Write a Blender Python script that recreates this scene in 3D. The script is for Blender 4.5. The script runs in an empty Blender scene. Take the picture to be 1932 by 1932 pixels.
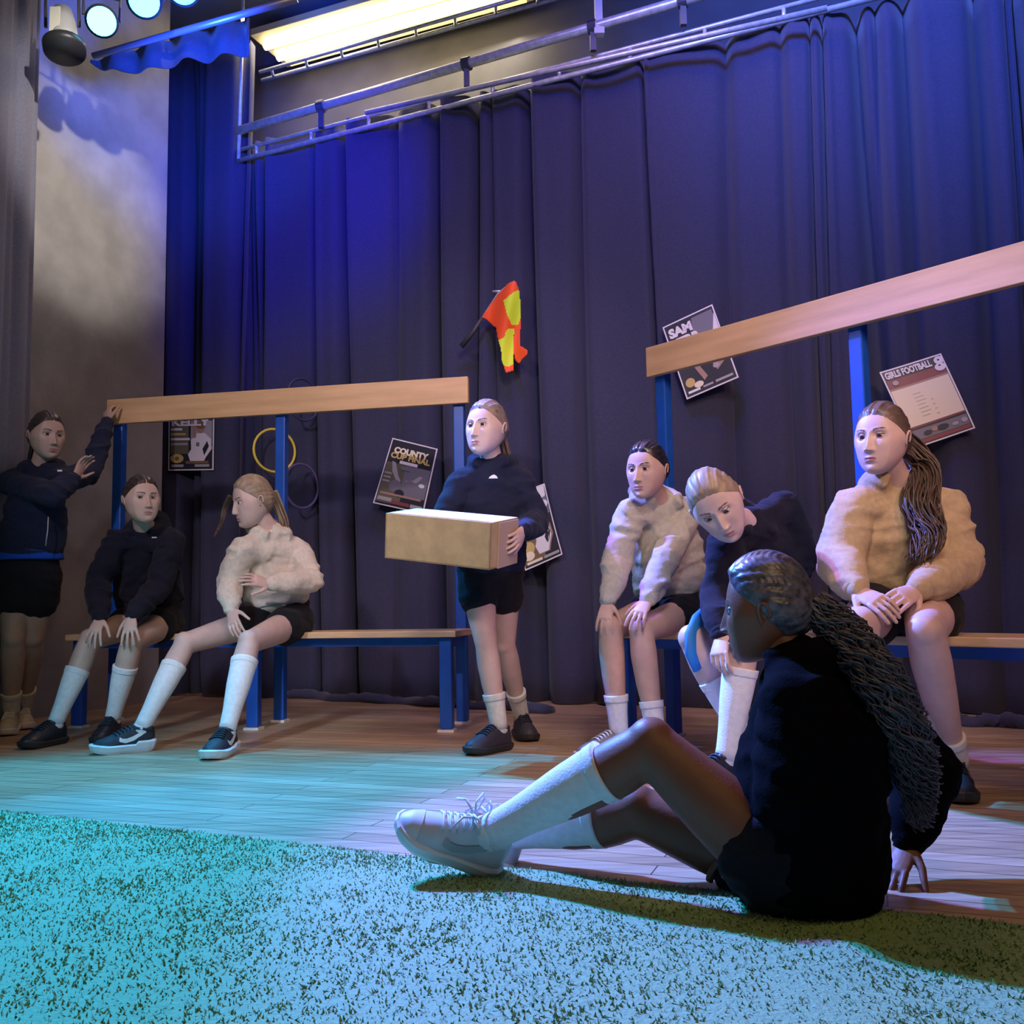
import bpy, math, random
import numpy as np
from mathutils import Vector, Matrix, noise
random.seed(7); np.random.seed(7)
SC = bpy.context.scene
COL = SC.collection
V = Vector
# ------------------------------------------------------------------ camera
FPX, PITCH, ROLL, CAMH = 1786.0, 0.094, 0.017, 0.60
def cdir(px, py):
    uu, vv = px-966.0, py-966.0
    u = uu*math.cos(ROLL)-vv*math.sin(ROLL); v = uu*math.sin(ROLL)+vv*math.cos(ROLL)
    x, cy, cz = u/FPX, 1.0, -v/FPX
    return V((x, cy*math.cos(PITCH)-cz*math.sin(PITCH), cy*math.sin(PITCH)+cz*math.cos(PITCH)))
def W(px, py, Y):                       # a point of the place at forward distance Y
    d = cdir(px, py); return V((d.x*Y/d.y, Y, CAMH+d.z*Y/d.y))
def F(px, py, z=0.0):                   # a point on the floor
    d = cdir(px, py); t = (z-CAMH)/d.z; return V((d.x*t, d.y*t, z))
cam_d = bpy.data.cameras.new('camera'); cam = bpy.data.objects.new('camera', cam_d); COL.objects.link(cam)
cam_d.sensor_fit = 'HORIZONTAL'; cam_d.sensor_width = 36.0; cam_d.lens = 36.0*FPX/1932.0
fw = cdir(966, 966).normalized(); rt = (cdir(1966, 966)-cdir(966, 966)).normalized(); up = rt.cross(fw)
m = Matrix((rt, up, -fw)).transposed().to_4x4(); m.translation = V((0, 0, CAMH)); cam.matrix_world = m
cam_d.clip_start = 0.02
SC.camera = cam
# ------------------------------------------------------------------ view + world + lights
SC.view_settings.view_transform = 'Standard'; SC.view_settings.look = 'None'
SC.view_settings.gamma = 1.0; SC.view_settings.use_curve_mapping = False
SC.view_settings.exposure = 0.0
wd = bpy.data.worlds.new('world'); SC.world = wd; wd.use_nodes = True
wd.node_tree.nodes['Background'].inputs[0].default_value = (0.35, 0.4, 1.0, 1)
wd.node_tree.nodes['Background'].inputs[1].default_value = 0.012
def light(name, typ, loc, target, col, power, size=0.3, spot=60, blend=0.5, sizey=None):
    l = bpy.data.lights.new(name, typ); l.color = col; l.energy = power
    if typ == 'SPOT': l.spot_size = math.radians(spot); l.spot_blend = blend; l.shadow_soft_size = size
    elif typ == 'AREA':
        l.shape = 'RECTANGLE'; l.size = size; l.size_y = sizey or size
    else: l.shadow_soft_size = size
    o = bpy.data.objects.new(name, l); COL.objects.link(o); o.location = loc
    o.rotation_euler = (V(target)-V(loc)).to_track_quat('-Z', 'Y').to_euler()
    return o
# three lamps of the rig, upper left (housings in view); the left spots are unseen
LAMPS = [W(192, 40, 4.55), W(272, 2, 4.5), W(345, -22, 4.45)]
light('cyan_spot', 'SPOT', LAMPS[0]+V((.03,-.1,-.03)), (-1.2, 1.0, 0), (0.0, 0.46, 1.0), 1050, .04, 80, .35)
light('azure_spot', 'SPOT', LAMPS[1]+V((.03,-.1,-.03)), (0.6, 0.9, 0), (0.0, 0.32, 1.0), 1500, .04, 70, .4)
light('violet_spot', 'SPOT', LAMPS[2]+V((.03,-.1,-.03)), (1.3, 1.95, 0.1), (0.28, 0.14, 1.0), 2000, .04, 44, .4)
light('violet_left', 'SPOT', (-2.4, 2.3, 3.2), (1.4, 3.2, 0.8), (0.60, 0.44, 1.0), 130, .12, 38, .6)  # violet side spot out of view, without a housing
light('cyan_left', 'SPOT', (-1.9, 0.4, 2.0), (-1.5, 4.0, 0.12), (0.15, 0.62, 1.0), 260, .10, 22, .7)  # added spot that tints the left socks cyan, no housing
light('lavender_left', 'SPOT', (-1.9, 0.2, 3.0), (-0.95, 4.6, 1.4), (0.95, 0.78, 1.0), 290, .10, 41, .6)  # added lavender fill for the girls on the left, no housing
# warm house lights behind and above the camera; pink and floor fills are added
light('house_warm', 'SPOT', (1.2, -2.6, 3.6), (0.6, 4.5, 1.35), (1.0, 0.68, 0.42), 430, .5, 36, .6)
light('beam_pink_fill', 'SPOT', (2.7, -0.6, 3.3), (1.35, 3.3, 1.45), (1.0, 0.44, 0.40), 260, .2, 36, .7)  # added spot that turns the right beam pink
light('house_soft', 'AREA', (0.6, -1.5, 4.0), (0.4, 4.0, 0.8), (1.0, 0.66, 0.36), 11, 1.6, sizey=.8)
light('carpet_warm_fill', 'AREA', (1.0, 0.9, 4.2), (0.9, 1.2, 0), (1.0, 0.62, 0.17), 22, 1.2, sizey=1.0)  # added warm fill that lifts the shadows on the carpet
light('house_white', 'SPOT', (0.5, 0.2, 3.8), (0.35, 4.1, 1.25), (0.94, 0.84, 1.0), 230, .25, 50, .7)
# lights over the back of the stage; pelmet and wall spots are added
light('stage_overhead', 'AREA', (0.4, 4.3, 4.2), (0.4, 4.1, 0.0), (1.0, 0.58, 0.28), 22, 2.2, sizey=.5)
light('curtain_blue_right', 'SPOT', (1.2, 2.6, 4.4), (2.4, 4.5, 4.2), (0.10, 0.20, 1.0), 900, .2, 100, 1)
light('curtain_blue_mid', 'SPOT', (0.2, 3.4, 4.3), (0.9, 5.4, 2.9), (0.18, 0.16, 1.0), 190, .2, 110, 1)
light('curtain_blue_left', 'SPOT', (-1.0, 4.6, 3.5), (-1.25, 6.0, 3.35), (0.05, 0.04, 1.0), 240, .15, 84, 1)
light('pelmet_blue', 'SPOT', W(400, 90, 4.3), W(370, 100, 5.05), (0.03, 0.12, 1.0), 260, .1, 80, .8)  # added spot that turns the black pelmet blue
light('wall_warm', 'SPOT', (0.6, 1.5, 4.0), W(165, 310, 5.2), (1.0, 0.92, 0.84), 980, .05, 18, .8)  # added spot; its cone edge stands in for the wall's diagonal shadow
# ------------------------------------------------------------------ materials
MATS = {}
def mat(name, col, rough=0.6, var=0.0, scale=20, bump=0.0, bscale=60, metal=0.0, emit=None, estr=1.0, sheen=0.0, col2=None, detail=3, stretch=None, rot=0, sss=0, spec=None):
    if name in MATS: return MATS[name]
    mm = bpy.data.materials.new(name); mm.use_nodes = True; nt = mm.node_tree; b = nt.nodes['Principled BSDF']
    b.inputs['Base Color'].default_value = (*col, 1); b.inputs['Roughness'].default_value = rough
    b.inputs['Metallic'].default_value = metal
    if spec is not None: b.inputs['Specular IOR Level'].default_value = spec
    if sheen: b.inputs['Sheen Weight'].default_value = sheen
    if sss:
        b.inputs['Subsurface Weight'].default_value = sss; b.inputs['Subsurface Scale'].default_value = .012
    if emit: b.inputs['Emission Color'].default_value = (*emit, 1); b.inputs['Emission Strength'].default_value = estr
    tc = nt.nodes.new('ShaderNodeTexCoord'); mp = nt.nodes.new('ShaderNodeMapping'); nt.links.new(tc.outputs['Object'], mp.inputs[0])
    if stretch: mp.inputs['Scale'].default_value = stretch
    mp.inputs['Rotation'].default_value = (0, 0, rot)
    if var or col2:
        n = nt.nodes.new('ShaderNodeTexNoise'); n.inputs['Scale'].default_value = scale; n.inputs['Detail'].default_value = detail
        nt.links.new(mp.outputs[0], n.inputs[0])
        r = nt.nodes.new('ShaderNodeValToRGB'); nt.links.new(n.outputs[0], r.inputs[0])
        c2 = col2 or tuple(max(0, c*(1-var)) for c in col); c1 = col if col2 else tuple(min(1, c*(1+var)) for c in col)
        r.color_ramp.elements[0].color = (*c2, 1); r.color_ramp.elements[1].color = (*c1, 1)
        r.color_ramp.elements[0].position = .35; r.color_ramp.elements[1].position = .65
        nt.links.new(r.outputs[0], b.inputs['Base Color'])
    if bump:
        n2 = nt.nodes.new('ShaderNodeTexNoise'); n2.inputs['Scale'].default_value = bscale; n2.inputs['Detail'].default_value = 4
        nt.links.new(mp.outputs[0], n2.inputs[0]); bp = nt.nodes.new('ShaderNodeBump'); bp.inputs['Strength'].default_value = bump
        bp.inputs['Distance'].default_value = .01
        nt.links.new(n2.outputs[0], bp.inputs['Height']); nt.links.new(bp.outputs[0], b.inputs['Normal'])
    MATS[name] = mm; return mm
# ------------------------------------------------------------------ mesh helpers
class MB:
    def __init__(s): s.v = []; s.f = []; s.m = []; s.n = 0
    def add(s, vs, fs, mi=0):
        vs = np.asarray([tuple(v) for v in vs], dtype=float) if not isinstance(vs, np.ndarray) else vs
        s.v.append(vs); s.f.extend([tuple(i+s.n for i in f) for f in fs]); s.m.extend([mi]*len(fs)); s.n += len(vs); return s
    def arr(s): return np.concatenate(s.v) if s.v else np.zeros((0, 3))
    def mesh(s, name='m'):
        me = bpy.data.meshes.new(name); me.from_pydata(s.arr().tolist(), [], s.f)
        me.polygons.foreach_set('material_index', s.m); me.update(); return me
    def box(s, c, size, R=None, mi=0):
        c = V(c); h = V(size)/2; R = R or Matrix.Identity(3); vs = []
        for z in (-1, 1):
            for y in (-1, 1):
                for x in (-1, 1): vs.append(c+R@V((x*h.x, y*h.y, z*h.z)))
        return s.add(vs, [(0,2,3,1),(4,5,7,6),(0,1,5,4),(2,6,7,3),(0,4,6,2),(1,3,7,5)], mi)
    def rings(s, rings, mi=0, closed=True):
        k = len(rings[0]); vs = np.concatenate([np.asarray(r, dtype=float) for r in rings]); fs = []
        for i in range(len(rings)-1):
            for j in range(k):
                a, b = i*k+j, i*k+(j+1) % k; fs.append((a, b, b+k, a+k))
        if closed: fs.append(tuple(range(k-1, -1, -1))); fs.append(tuple((len(rings)-1)*k+j for j in range(k)))
        return s.add(vs, fs, mi)
    def tube(s, pts, r, k=10, mi=0, flat=None):      # round tube along a polyline, r number or list
        pts = [V(p) for p in pts]; n = len(pts); rs = [r]*n if not hasattr(r, '__len__') else list(r)
        rings = []; ref = None
        for i, p in enumerate(pts):
            t = (pts[min(i+1, n-1)]-pts[max(i-1, 0)]).normalized()
            if ref is None:
                ref = V((0, 0, 1)) if abs(t.z) < .9 else V((1, 0, 0))
                if flat is not None: ref = V(flat)
            a = (ref-t*ref.dot(t)).normalized(); ref = a; b = t.cross(a); q = rs[i]
            q1, q2 = (q if hasattr(q, '__len__') else (q, q))
            rings.append([p+a*q1*math.cos(2*math.pi*j/k)+b*q2*math.sin(2*math.pi*j/k) for j in range(k)])
        return s.rings(rings, mi)
    def bone(s, A, B, prof, lat=None, k=18, caps=True):   # prof: [(t, r_lat, r_dep)], offset optional 4th (along depth axis)
        A, B = V(A), V(B); ax = (B-A); L = ax.length; ax.normalize()
        if lat is None: lat = V((1, 0, 0)) if abs(ax.x) < .8 else V((0, 1, 0))
        lat = V(lat)
        if (lat-ax*lat.dot(ax)).length < .3: lat = V((0, 0, 1)) if abs(ax.z) < .8 else V((0, 1, 0))
        lat = (lat-ax*lat.dot(ax)).normalized(); dep = ax.cross(lat)
        ts = [p[0] for p in prof]; r1 = [p[1] for p in prof]; r2 = [p[2] if len(p) > 2 else p[1] for p in prof]; of = [p[3] if len(p) > 3 else 0 for p in prof]
        N = max(6, int(L/.025)); rings = []
        tt = list(np.linspace(0, 1, N)); a0 = np.interp(tt, ts, r1); b0 = np.interp(tt, ts, r2); o0 = np.interp(tt, ts, of)
        seq = [(A+ax*(t*L)+dep*o, a, b) for t, a, b, o in zip(tt, a0, b0, o0)]
        if caps:
            r0 = min(seq[0][1], seq[0][2]); r9 = min(seq[-1][1], seq[-1][2])
            pre = [(seq[0][0]-ax*(r0*math.sin(q)), seq[0][1]*math.cos(q), seq[0][2]*math.cos(q)) for q in (1.35, .95, .5)]
            post = [(seq[-1][0]+ax*(r9*math.sin(q)), seq[-1][1]*math.cos(q), seq[-1][2]*math.cos(q)) for q in (.5, .95, 1.35)]
            seq = pre+seq+post
        for c, a, b in seq: rings.append([c+lat*a*math.cos(2*math.pi*j/k)+dep*b*math.sin(2*math.pi*j/k) for j in range(k)])
        return s.rings(rings)
    def ball(s, c, r, R=None, k=16, mi=0):
        c = V(c); r = V(r) if hasattr(r, '__len__') else V((r, r, r)); R = R or Matrix.Identity(3); rings = []
        for i in range(1, k):
            th = math.pi*i/k
            rings.append([c+R@V((r.x*math.sin(th)*math.cos(2*math.pi*j/k), r.y*math.sin(th)*math.sin(2*math.pi*j/k), -r.z*math.cos(th))) for j in range(k)])
        return s.rings(rings, mi)
def obj(name, data, mats=None, parent=None, smooth=False, label=None):
    me = data.mesh(name) if isinstance(data, MB) else data
    o = bpy.data.objects.new(name, me); COL.objects.link(o)
    if mats is not None:
        for q in (mats if isinstance(mats, (list, tuple)) else [mats]): me.materials.append(q)
    if smooth: me.polygons.foreach_set('use_smooth', [True]*len(me.polygons))
    if parent is not None:
        o.parent = parent
        # children are authored in world space: cancel the root's placement
        r = parent
        while r.parent is not None: r = r.parent
        if parent is r: me.transform(Matrix.Translation(-V(r.location)))
        else: me.transform(Matrix.Translation(-V(r.location)))
    if label: o['label'] = label
    return o
def thing(name, label, cat, loc=(0, 0, 0), group=None):
    o = bpy.data.objects.new(name, None); COL.objects.link(o); o.location = loc; o.empty_display_size = .1
    return tag(o, label, cat, group)
def tag(o, label, cat, group=None):
    o['label'] = label; o['category'] = cat
    if group: o['group'] = group
    return o
def struct(name, data, mats, smooth=False):
    o = obj(name, data, mats, smooth=smooth); o['kind'] = 'structure'; return o
def remesh(mb, voxel=.006, sm=4):
    me = mb.mesh('tmp'); o = bpy.data.objects.new('tmp', me); COL.objects.link(o)
    r = o.modifiers.new('r', 'REMESH'); r.mode = 'VOXEL'; r.voxel_size = voxel
    if sm: s_ = o.modifiers.new('s', 'SMOOTH'); s_.iterations = sm; s_.factor = .5
    dg = bpy.context.evaluated_depsgraph_get(); ev = o.evaluated_get(dg); out = bpy.data.meshes.new_from_object(ev)
    bpy.data.objects.remove(o); bpy.data.meshes.remove(me); return out
def mesh_arrays(me):
    v = np.empty(len(me.vertices)*3); me.vertices.foreach_get('co', v); return v.reshape(-1, 3)
def normals(me):
    v = np.empty(len(me.vertices)*3); me.vertex_normals.foreach_get('vector', v) if hasattr(me, 'vertex_normals') else me.vertices.foreach_get('normal', v); return v.reshape(-1, 3)
def wrinkle(me, amp, sc, seed=0.0, stretch=(1, 1, 1.6), ridged=True):
    co = mesh_arrays(me); no = normals(me); out = co.copy()
    for i in range(len(co)):
        p = V((co[i, 0]*sc*stretch[0]+seed, co[i, 1]*sc*stretch[1]-seed, co[i, 2]*sc*stretch[2]))
        w = V((noise.noise(p*.6), noise.noise(p*.6+V((9, 3, 1))), noise.noise(p*.6-V((5, 2, 7)))))*1.3
        q = noise.noise(p+w); h = (.5-abs(q)*1.8) if ridged else q
        h += .25*noise.noise(p*2.7)
        out[i] = co[i]+no[i]*amp*h
    me.vertices.foreach_set('co', out.ravel()); me.update(); return me
def join_into(mb, me, mi=0):
    co = mesh_arrays(me); fs = [tuple(p.vertices) for p in me.polygons]; mb.add(co, fs, mi); return mb

# ------------------------------------------------------------------ the stage shell
SA = -0.36                                           # the stage runs at this angle to the camera
sd = V((math.cos(SA), math.sin(SA), 0)); sn = V((-math.sin(SA), math.cos(SA), 0))   # along the back curtain / away from us
def wood_floor():
    mm = bpy.data.materials.new('stage_boards'); mm.use_nodes = True; nt = mm.node_tree; b = nt.nodes['Principled BSDF']; L = nt.links
    tc = nt.nodes.new('ShaderNodeTexCoord'); mp = nt.nodes.new('ShaderNodeMapping'); mp.inputs['Rotation'].default_value = (0, 0, -SA); L.new(tc.outputs['Object'], mp.inputs[0])
    br = nt.nodes.new('ShaderNodeTexBrick'); L.new(mp.outputs[0], br.inputs[0])
    br.inputs['Scale'].default_value = 1; br.inputs['Brick Width'].default_value = 1.3; br.inputs['Row Height'].default_value = .075; br.inputs['Mortar Size'].default_value = .0018
    br.inputs['Color1'].default_value = (.52, .36, .22, 1); br.inputs['Color2'].default_value = (.38, .25, .14, 1); br.inputs['Mortar'].default_value = (.07, .035, .015, 1); br.offset = .37
    n = nt.nodes.new('ShaderNodeTexNoise'); n.inputs['Scale'].default_value = 3; n.inputs['Detail'].default_value = 6
    mp2 = nt.nodes.new('ShaderNodeMapping'); mp2.inputs['Rotation'].default_value = (0, 0, -SA); mp2.inputs['Scale'].default_value = (1.2, 14, 1); L.new(tc.outputs['Object'], mp2.inputs[0]); L.new(mp2.outputs[0], n.inputs[0])
    mx = nt.nodes.new('ShaderNodeMix'); mx.data_type = 'RGBA'; mx.blend_type = 'OVERLAY'; mx.inputs[0].default_value = .75
    L.new(br.outputs[0], mx.inputs[6]); L.new(n.outputs[0], mx.inputs[7]); L.new(mx.outputs[2], b.inputs['Base Color'])
    b.inputs['Roughness'].default_value = .42
    bp = nt.nodes.new('ShaderNodeBump'); bp.inputs['Strength'].default_value = .25; bp.inputs['Distance'].default_value = .004; L.new(br.outputs['Fac'], bp.inputs['Height']); bp.invert = True; L.new(bp.outputs[0], b.inputs['Normal'])
    return mm
f_ = MB().box((0, 3.5, -.05), (11, 14, .1)); struct('floor', f_, wood_floor())
f_ = MB().box((0, 3.5, 5.02), (11, 14, .1)); struct('ceiling', f_, mat('ceiling_grey', (.20, .21, .32), .9, .08, 3))
# back wall behind the curtain
cA = F(600, 1318); cB = F(1850, 1348); cdv = (cB-cA).normalized(); cn = V((-cdv.y, cdv.x, 0))
def on_curtain(px, py, off=0.0):                       # where the view line meets the curtain plane
    d = cdir(px, py); o = cA-cn*off; t = (o-V((0, 0, CAMH))).dot(cn)/d.dot(cn); return V((0, 0, CAMH))+d*t
wb = MB(); c_ = cA+cn*.9+cdv*1.5; wb.box((c_.x, c_.y, 2.5), (9.5, .12, 5.0), Matrix.Rotation(math.atan2(cdv.y, cdv.x), 3, 'Z'))
struct('wall_back', wb, mat('back_wall_dark', (.10, .10, .12), .9, .1, 4))
# ---- plaster wall on the left (lit above, dark below)
w0 = F(28, 1330); w0 = V((-2.95, 4.6, 0)); p1 = W(60, 500, 5.2); p2 = W(240, 500, 5.85)
dl = (V((p2.x, p2.y, 0))-V((p1.x, p1.y, 0))).normalized(); cc = V(((p1.x+p2.x)/2, (p1.y+p2.y)/2, 0))-dl*.45
nl = V((-dl.y, dl.x, 0)); wl = MB(); wl.box((cc.x+nl.x*.07, cc.y+nl.y*.07, 2.5), (2.3, .12, 5.0), Matrix.Rotation(math.atan2(dl.y, dl.x), 3, 'Z'))
struct('wall_left', wl, mat('plaster_grey', (.30, .285, .275), .85, .12, 5, .25, 30))
# ---- curtains
def curtain(name, A, B, z0, z1, seed, label, m, amp=.05, spacing=.33, bulge=.03, fray=.0):
    rnd = random.Random(seed); A = V((A.x, A.y, 0)); B = V((B.x, B.y, 0)); L = (B-A).length; d = (B-A)/L; n = V((-d.y, d.x, 0))
    folds = []; x = rnd.uniform(0, spacing)
    while x < L:
        folds.append((x, rnd.uniform(.35, 1.3)*amp, rnd.uniform(.010, .036), rnd.uniform(-.05, .05), rnd.uniform(-1, 1)))
        x += spacing*rnd.choice((.22, .3, .55, .9, 1.2, 1.6))
    N = int(L/.0095); M = 24; vs = []; fs = []
    xs = np.linspace(0, L, N)
    for i in range(M+1):
        t = i/M; z = z0+(z1-z0)*t; dep = np.zeros(N)
        for (c, a, w, sl, ph) in folds:
            cxx = c+sl*(t-.5)+.012*math.sin(4*t+ph*3); ww = w*(1+.8*(1-t)); dep += a*np.exp(-np.abs((xs-cxx)/ww)**1.6)*(0.65+.35*math.sin(2.2*t+ph))
            dep -= .16*a*np.exp(-((xs-cxx-ww*2.1)/(ww*1.3))**2)
        dep += bulge*np.sin(xs*2*math.pi/(spacing*2.7)+seed+.8*t)*.6
        if i == 0: dep += .02*np.sin(xs*9)
        for j in range(N):
            p = A+d*xs[j]+n*dep[j]; vs.append((p.x, p.y, z+(fray*math.sin(xs[j]*7+seed)*.5 if i == 0 else 0)))
    for i in range(M):
        for j in range(N-1): a = i*N+j; fs.append((a, a+1, a+N+1, a+N))
    mb = MB(); mb.add(np.array(vs), fs); o = obj(name, mb, m, smooth=True)
    s_ = o.modifiers.new('s', 'SOLIDIFY'); s_.thickness = .006; s_.offset = 1
    return tag(o, label, 'curtain')
black_cloth = mat('black_serge', (.036, .040, .084), .92, .10, 90, .25, 220, sheen=.15)
leg_cloth = mat('side_serge', (.15, .15, .21), .9, .10, 90, .2, 220, sheen=.15)
Ltop = on_curtain(449, 280); Rtop = on_curtain(1560, 0)
ztop = (Ltop.z+Rtop.z)/2; eL = cA-cdv*3.2; eR = cB+cdv*1.6
def cx_at(px, py): return (on_curtain(px, py)-cA).dot(cdv)
curtain('stage_curtain', cA+cdv*(cx_at(450, 600)-.02), eR, .005, ztop-.035, 3, 'wide black pleated stage curtain along the back, hung below the pipe truss', black_cloth, .17, .27, .04, .01)
q0 = on_curtain(206, 740, .06); q1 = on_curtain(452, 300, .06)
curtain('wing_curtain', q0, q1+cdv*.03, .01, W(340, 100, (q0.y+q1.y)/2).z, 8, 'tall black curtain panel between grey wall and truss, reaching up to the blue-lit pelmet', black_cloth, .14, .26, .03, .01)
g0 = W(-60, 600, 4.3); g1 = W(66, 600, 4.9)
curtain('leg_curtain', g0, g1, .01, 4.6, 5, 'narrow grey-black side curtain at the far left edge of the stage', leg_cloth, .05, .17, .02, .01)
# rumpled hem lying on the boards
for (xa, ya, xb, yb, lab) in ((545, 1316, 1040, 1345, 'rumpled dark hem of cloth lying under the left bench'), (1790, 1366, 2000, 1378, 'rumpled dark cloth lying on the boards at the right edge')):
    a, b = F(xa, ya), F(xb, yb); mb = MB(); pts = [a.lerp(b, t)+V((0, .02*math.sin(t*17), .018+.01*math.sin(t*23))) for t in np.linspace(0, 1, 40)]
    mb.tube(pts, [(.022+.014*abs(math.sin(i*1.3)), .05+.02*math.sin(i*.9)) for i in range(40)], 12, flat=(0, 0, 1))
    tag(obj('curtain_hem', mb, black_cloth, smooth=True), lab, 'cloth')
# ---- carpet of artificial grass
cl, cr = F(0, 1537), F(1932, 1757); ce = (cr-cl).normalized(); cl2 = cl-ce*1.6; cr2 = cr+ce*1.2; back = V((ce.y, -ce.x, 0))
K = MB(); nx, ny = 150, 80; Lc = (cr2-cl2).length; Dc = 2.6
vs = []; fs = []
for i in range(ny+1):
    for j in range(nx+1):
        p = cl2+ce*(Lc*j/nx)+back*(Dc*i/ny); e_ = .008*noise.noise(p*9) if i == 0 else 0
        vs.append((p.x-back.x*e_, p.y-back.y*e_, .012+.003*noise.noise(p*6)))
for i in range(ny):
    for j in range(nx): a = i*(nx+1)+j; fs.append((a, a+nx+1, a+nx+2, a+1))
K.add(np.array(vs), fs)
turf_m = mat('turf', (.25, .40, .19), .75, 0, 75, .4, 140, col2=(.21, .33, .16), detail=5)
rug = obj('turf_carpet', K, turf_m, smooth=True); so = rug.modifiers.new('s', 'SOLIDIFY'); so.thickness = .012; so.offset = -1
tag(rug, 'green artificial grass carpet covering the front of the stage', 'carpet')
# pile of the carpet: small blades, one piece of stuff belonging to the carpet
NB = 105000; t1 = np.random.rand(NB)**1.0; u1 = np.random.rand(NB)
P0 = np.array(cl2)[None]+np.outer(.3+t1*(Lc-.5), np.array(ce))+np.outer(u1**1.15*1.75, np.array(back))
cdn = np.array([noise.noise(V((p[0]*22, p[1]*22, 0))) for p in P0])
ang = np.random.rand(NB)*6.283; ln = .004+.006*np.random.rand(NB)+.003*cdn; wdt = .0028
dx = np.stack([np.cos(ang), np.sin(ang), 0*ang], 1); tip = np.stack([np.random.randn(NB)*.7*ln, np.random.randn(NB)*.7*ln, ln], 1)
base = P0.copy(); base[:, 2] = .010
tv = np.empty((NB*3, 3)); tv[0::3] = base-dx*wdt; tv[1::3] = base+dx*wdt; tv[2::3] = base+tip
me = bpy.data.meshes.new('pile'); me.vertices.add(NB*3); me.vertices.foreach_set('co', tv.ravel()); me.loops.add(NB*3); me.polygons.add(NB)
me.loops.foreach_set('vertex_index', np.arange(NB*3, dtype=np.int32)); me.polygons.foreach_set('loop_start', np.arange(0, NB*3, 3, dtype=np.int32)); me.polygons.foreach_set('loop_total', np.full(NB, 3, dtype=np.int32)); me.update(calc_edges=True)
po = bpy.data.objects.new('grass_pile', me); COL.objects.link(po); me.materials.append(mat('turf_blade', (.26, .43, .20), .7, 0, 55, col2=(.22, .36, .19), detail=4)); po.parent = rug; po['kind'] = 'stuff'
# ------------------------------------------------------------------ overhead steel, lamps, strip light
steel = mat('galvanised_steel', (.66, .66, .62), .38, .15, 30, metal=.45)
dark_steel = mat('dark_steel', (.10, .10, .12), .45, metal=.6)
def pt_on(px, py, off): return on_curtain(px, py, off)
def pipe(name, pxa, pxb, off, r, label, cat='pipe', ext=1.02, m=None):
    a, b = pt_on(*pxa, off), pt_on(*pxb, off); zz = (a.z+b.z)/2
    a.z = b.z = zz if abs(a.z-b.z) < .25 else a.z
    mb = MB().tube([a, b], r, 14); o = obj(name, mb, m or steel, smooth=True); tag(o, label, cat); return o, a, b
def line(pxa, pxb, off):
    a, b = pt_on(*pxa, off), pt_on(*pxb, off); return a, b
# lighting barrel with clamps
a, b = line((449, 247), (1300, -2), .10); b2 = a+(b-a)*1.5
root = thing('lighting_barrel', 'thick galvanised pipe crossing high above the curtain, held by clamps', 'pipe', a)
obj('pipe', MB().tube([a, b2], .030, 16), steel, root, True)
for px, py in ((606, 198), (880, 119), (1118, 50), (1288, 4)):
    c = pt_on(px, py, .10); t = (c-a).dot((b-a).normalized()); c = a+(b-a).normalized()*t
    obj('clamp', MB().tube([c-cdv*.025, c+cdv*.025], .042, 14).box(c-V((0, 0, .09)), (.035, .03, .12)), dark_steel, root)
# curtain track: two rails with rungs, directly over the curtain
def ladder(name, A1, A2, B1, B2, n, r1, r2, label, lower_m=None, rung=.012):
    root = thing(name, label, 'truss', A1)
    o1 = obj('rail', MB().tube([A1, A2], r1, 12), steel, root, True); obj('rail', MB().tube([B1, B2], r2, 12), lower_m or steel, root, True)
    for i in range(n):
        t = (i+.35)/n; obj('rung', MB().tube([A1.lerp(A2, t), B1.lerp(B2, t)], rung, 8), steel, root, True)
    return root
A1, A2 = line((449, 284), (1180, 92), .04); B1, B2 = line((449, 303), (1180, 116), .04)
e = 1.75; ladder('curtain_track', A1, A1+(A2-A1)*e, B1, B1+(B2-B1)*e, 11, .013, .017, 'double rail curtain track from which the wide black curtain hangs')
A1, A2 = line((470, 282), (1180, 100), .16); A1.z -= .02
t_, u_, v_ = pipe('border_rail', (690, 222), (1560, 4), .17, .016, 'thin steel rail running beside the curtain track')
# the far ladder truss under the strip light
def on_z(px, py, z): d = cdir(px, py); t = (z-CAMH)/d.z; return V((d.x*t, d.y*t, z))
Zt = ztop+.55
A1, A2 = on_z(490, 136, Zt), on_z(960, 2, Zt); B1, B2 = on_z(494, 152, Zt-.0), on_z(960, 22, Zt)
ladder('cable_ladder', A1, A1+(A2-A1)*1.2, B1, B1+(B2-B1)*1.2, 8, .012, .014, 'thin white ladder tray hanging under the strip light', rung=.010)
# strip light fitting
Zl = Zt+.35
la, lb = on_z(500, 92, Zl), on_z(860, -10, Zl); lb = la+(lb-la)*1.25
root = thing('strip_light', 'glowing warm white fluorescent batten on the ceiling behind the truss', 'ceiling light', la)
dd = (lb-la).normalized(); pp = V((-dd.y, dd.x, 0))
R_ = Matrix((dd, pp, V((0, 0, 1)))).transposed(); L_ = (lb-la).length; mid = (la+lb)/2
obj('housing', MB().box(mid+V((0, 0, .08))+pp*.12, (L_+.1, .46, .05), R_), mat('white_enamel', (.8, .72, .5), .5), root)
tube_m = mat('tube_glow', (1, .95, .8), .4, emit=(1.0, .80, .42), estr=9)
obj('tube', MB().tube([la+V((0, 0, .02)), lb+V((0, 0, .02))], .030, 14), tube_m, root, True)
obj('tube', MB().tube([la+pp*.16+V((0, 0, .02)), lb+pp*.16+V((0, 0, .02))], .030, 14), tube_m, root, True)
obj('diffuser', MB().box(mid+V((0, 0, .045))+pp*.22, (L_, .22, .012), R_), mat('diffuser_glow', (1, .9, .6), .5, emit=(1.0, .68, .22), estr=1.6), root)
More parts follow.
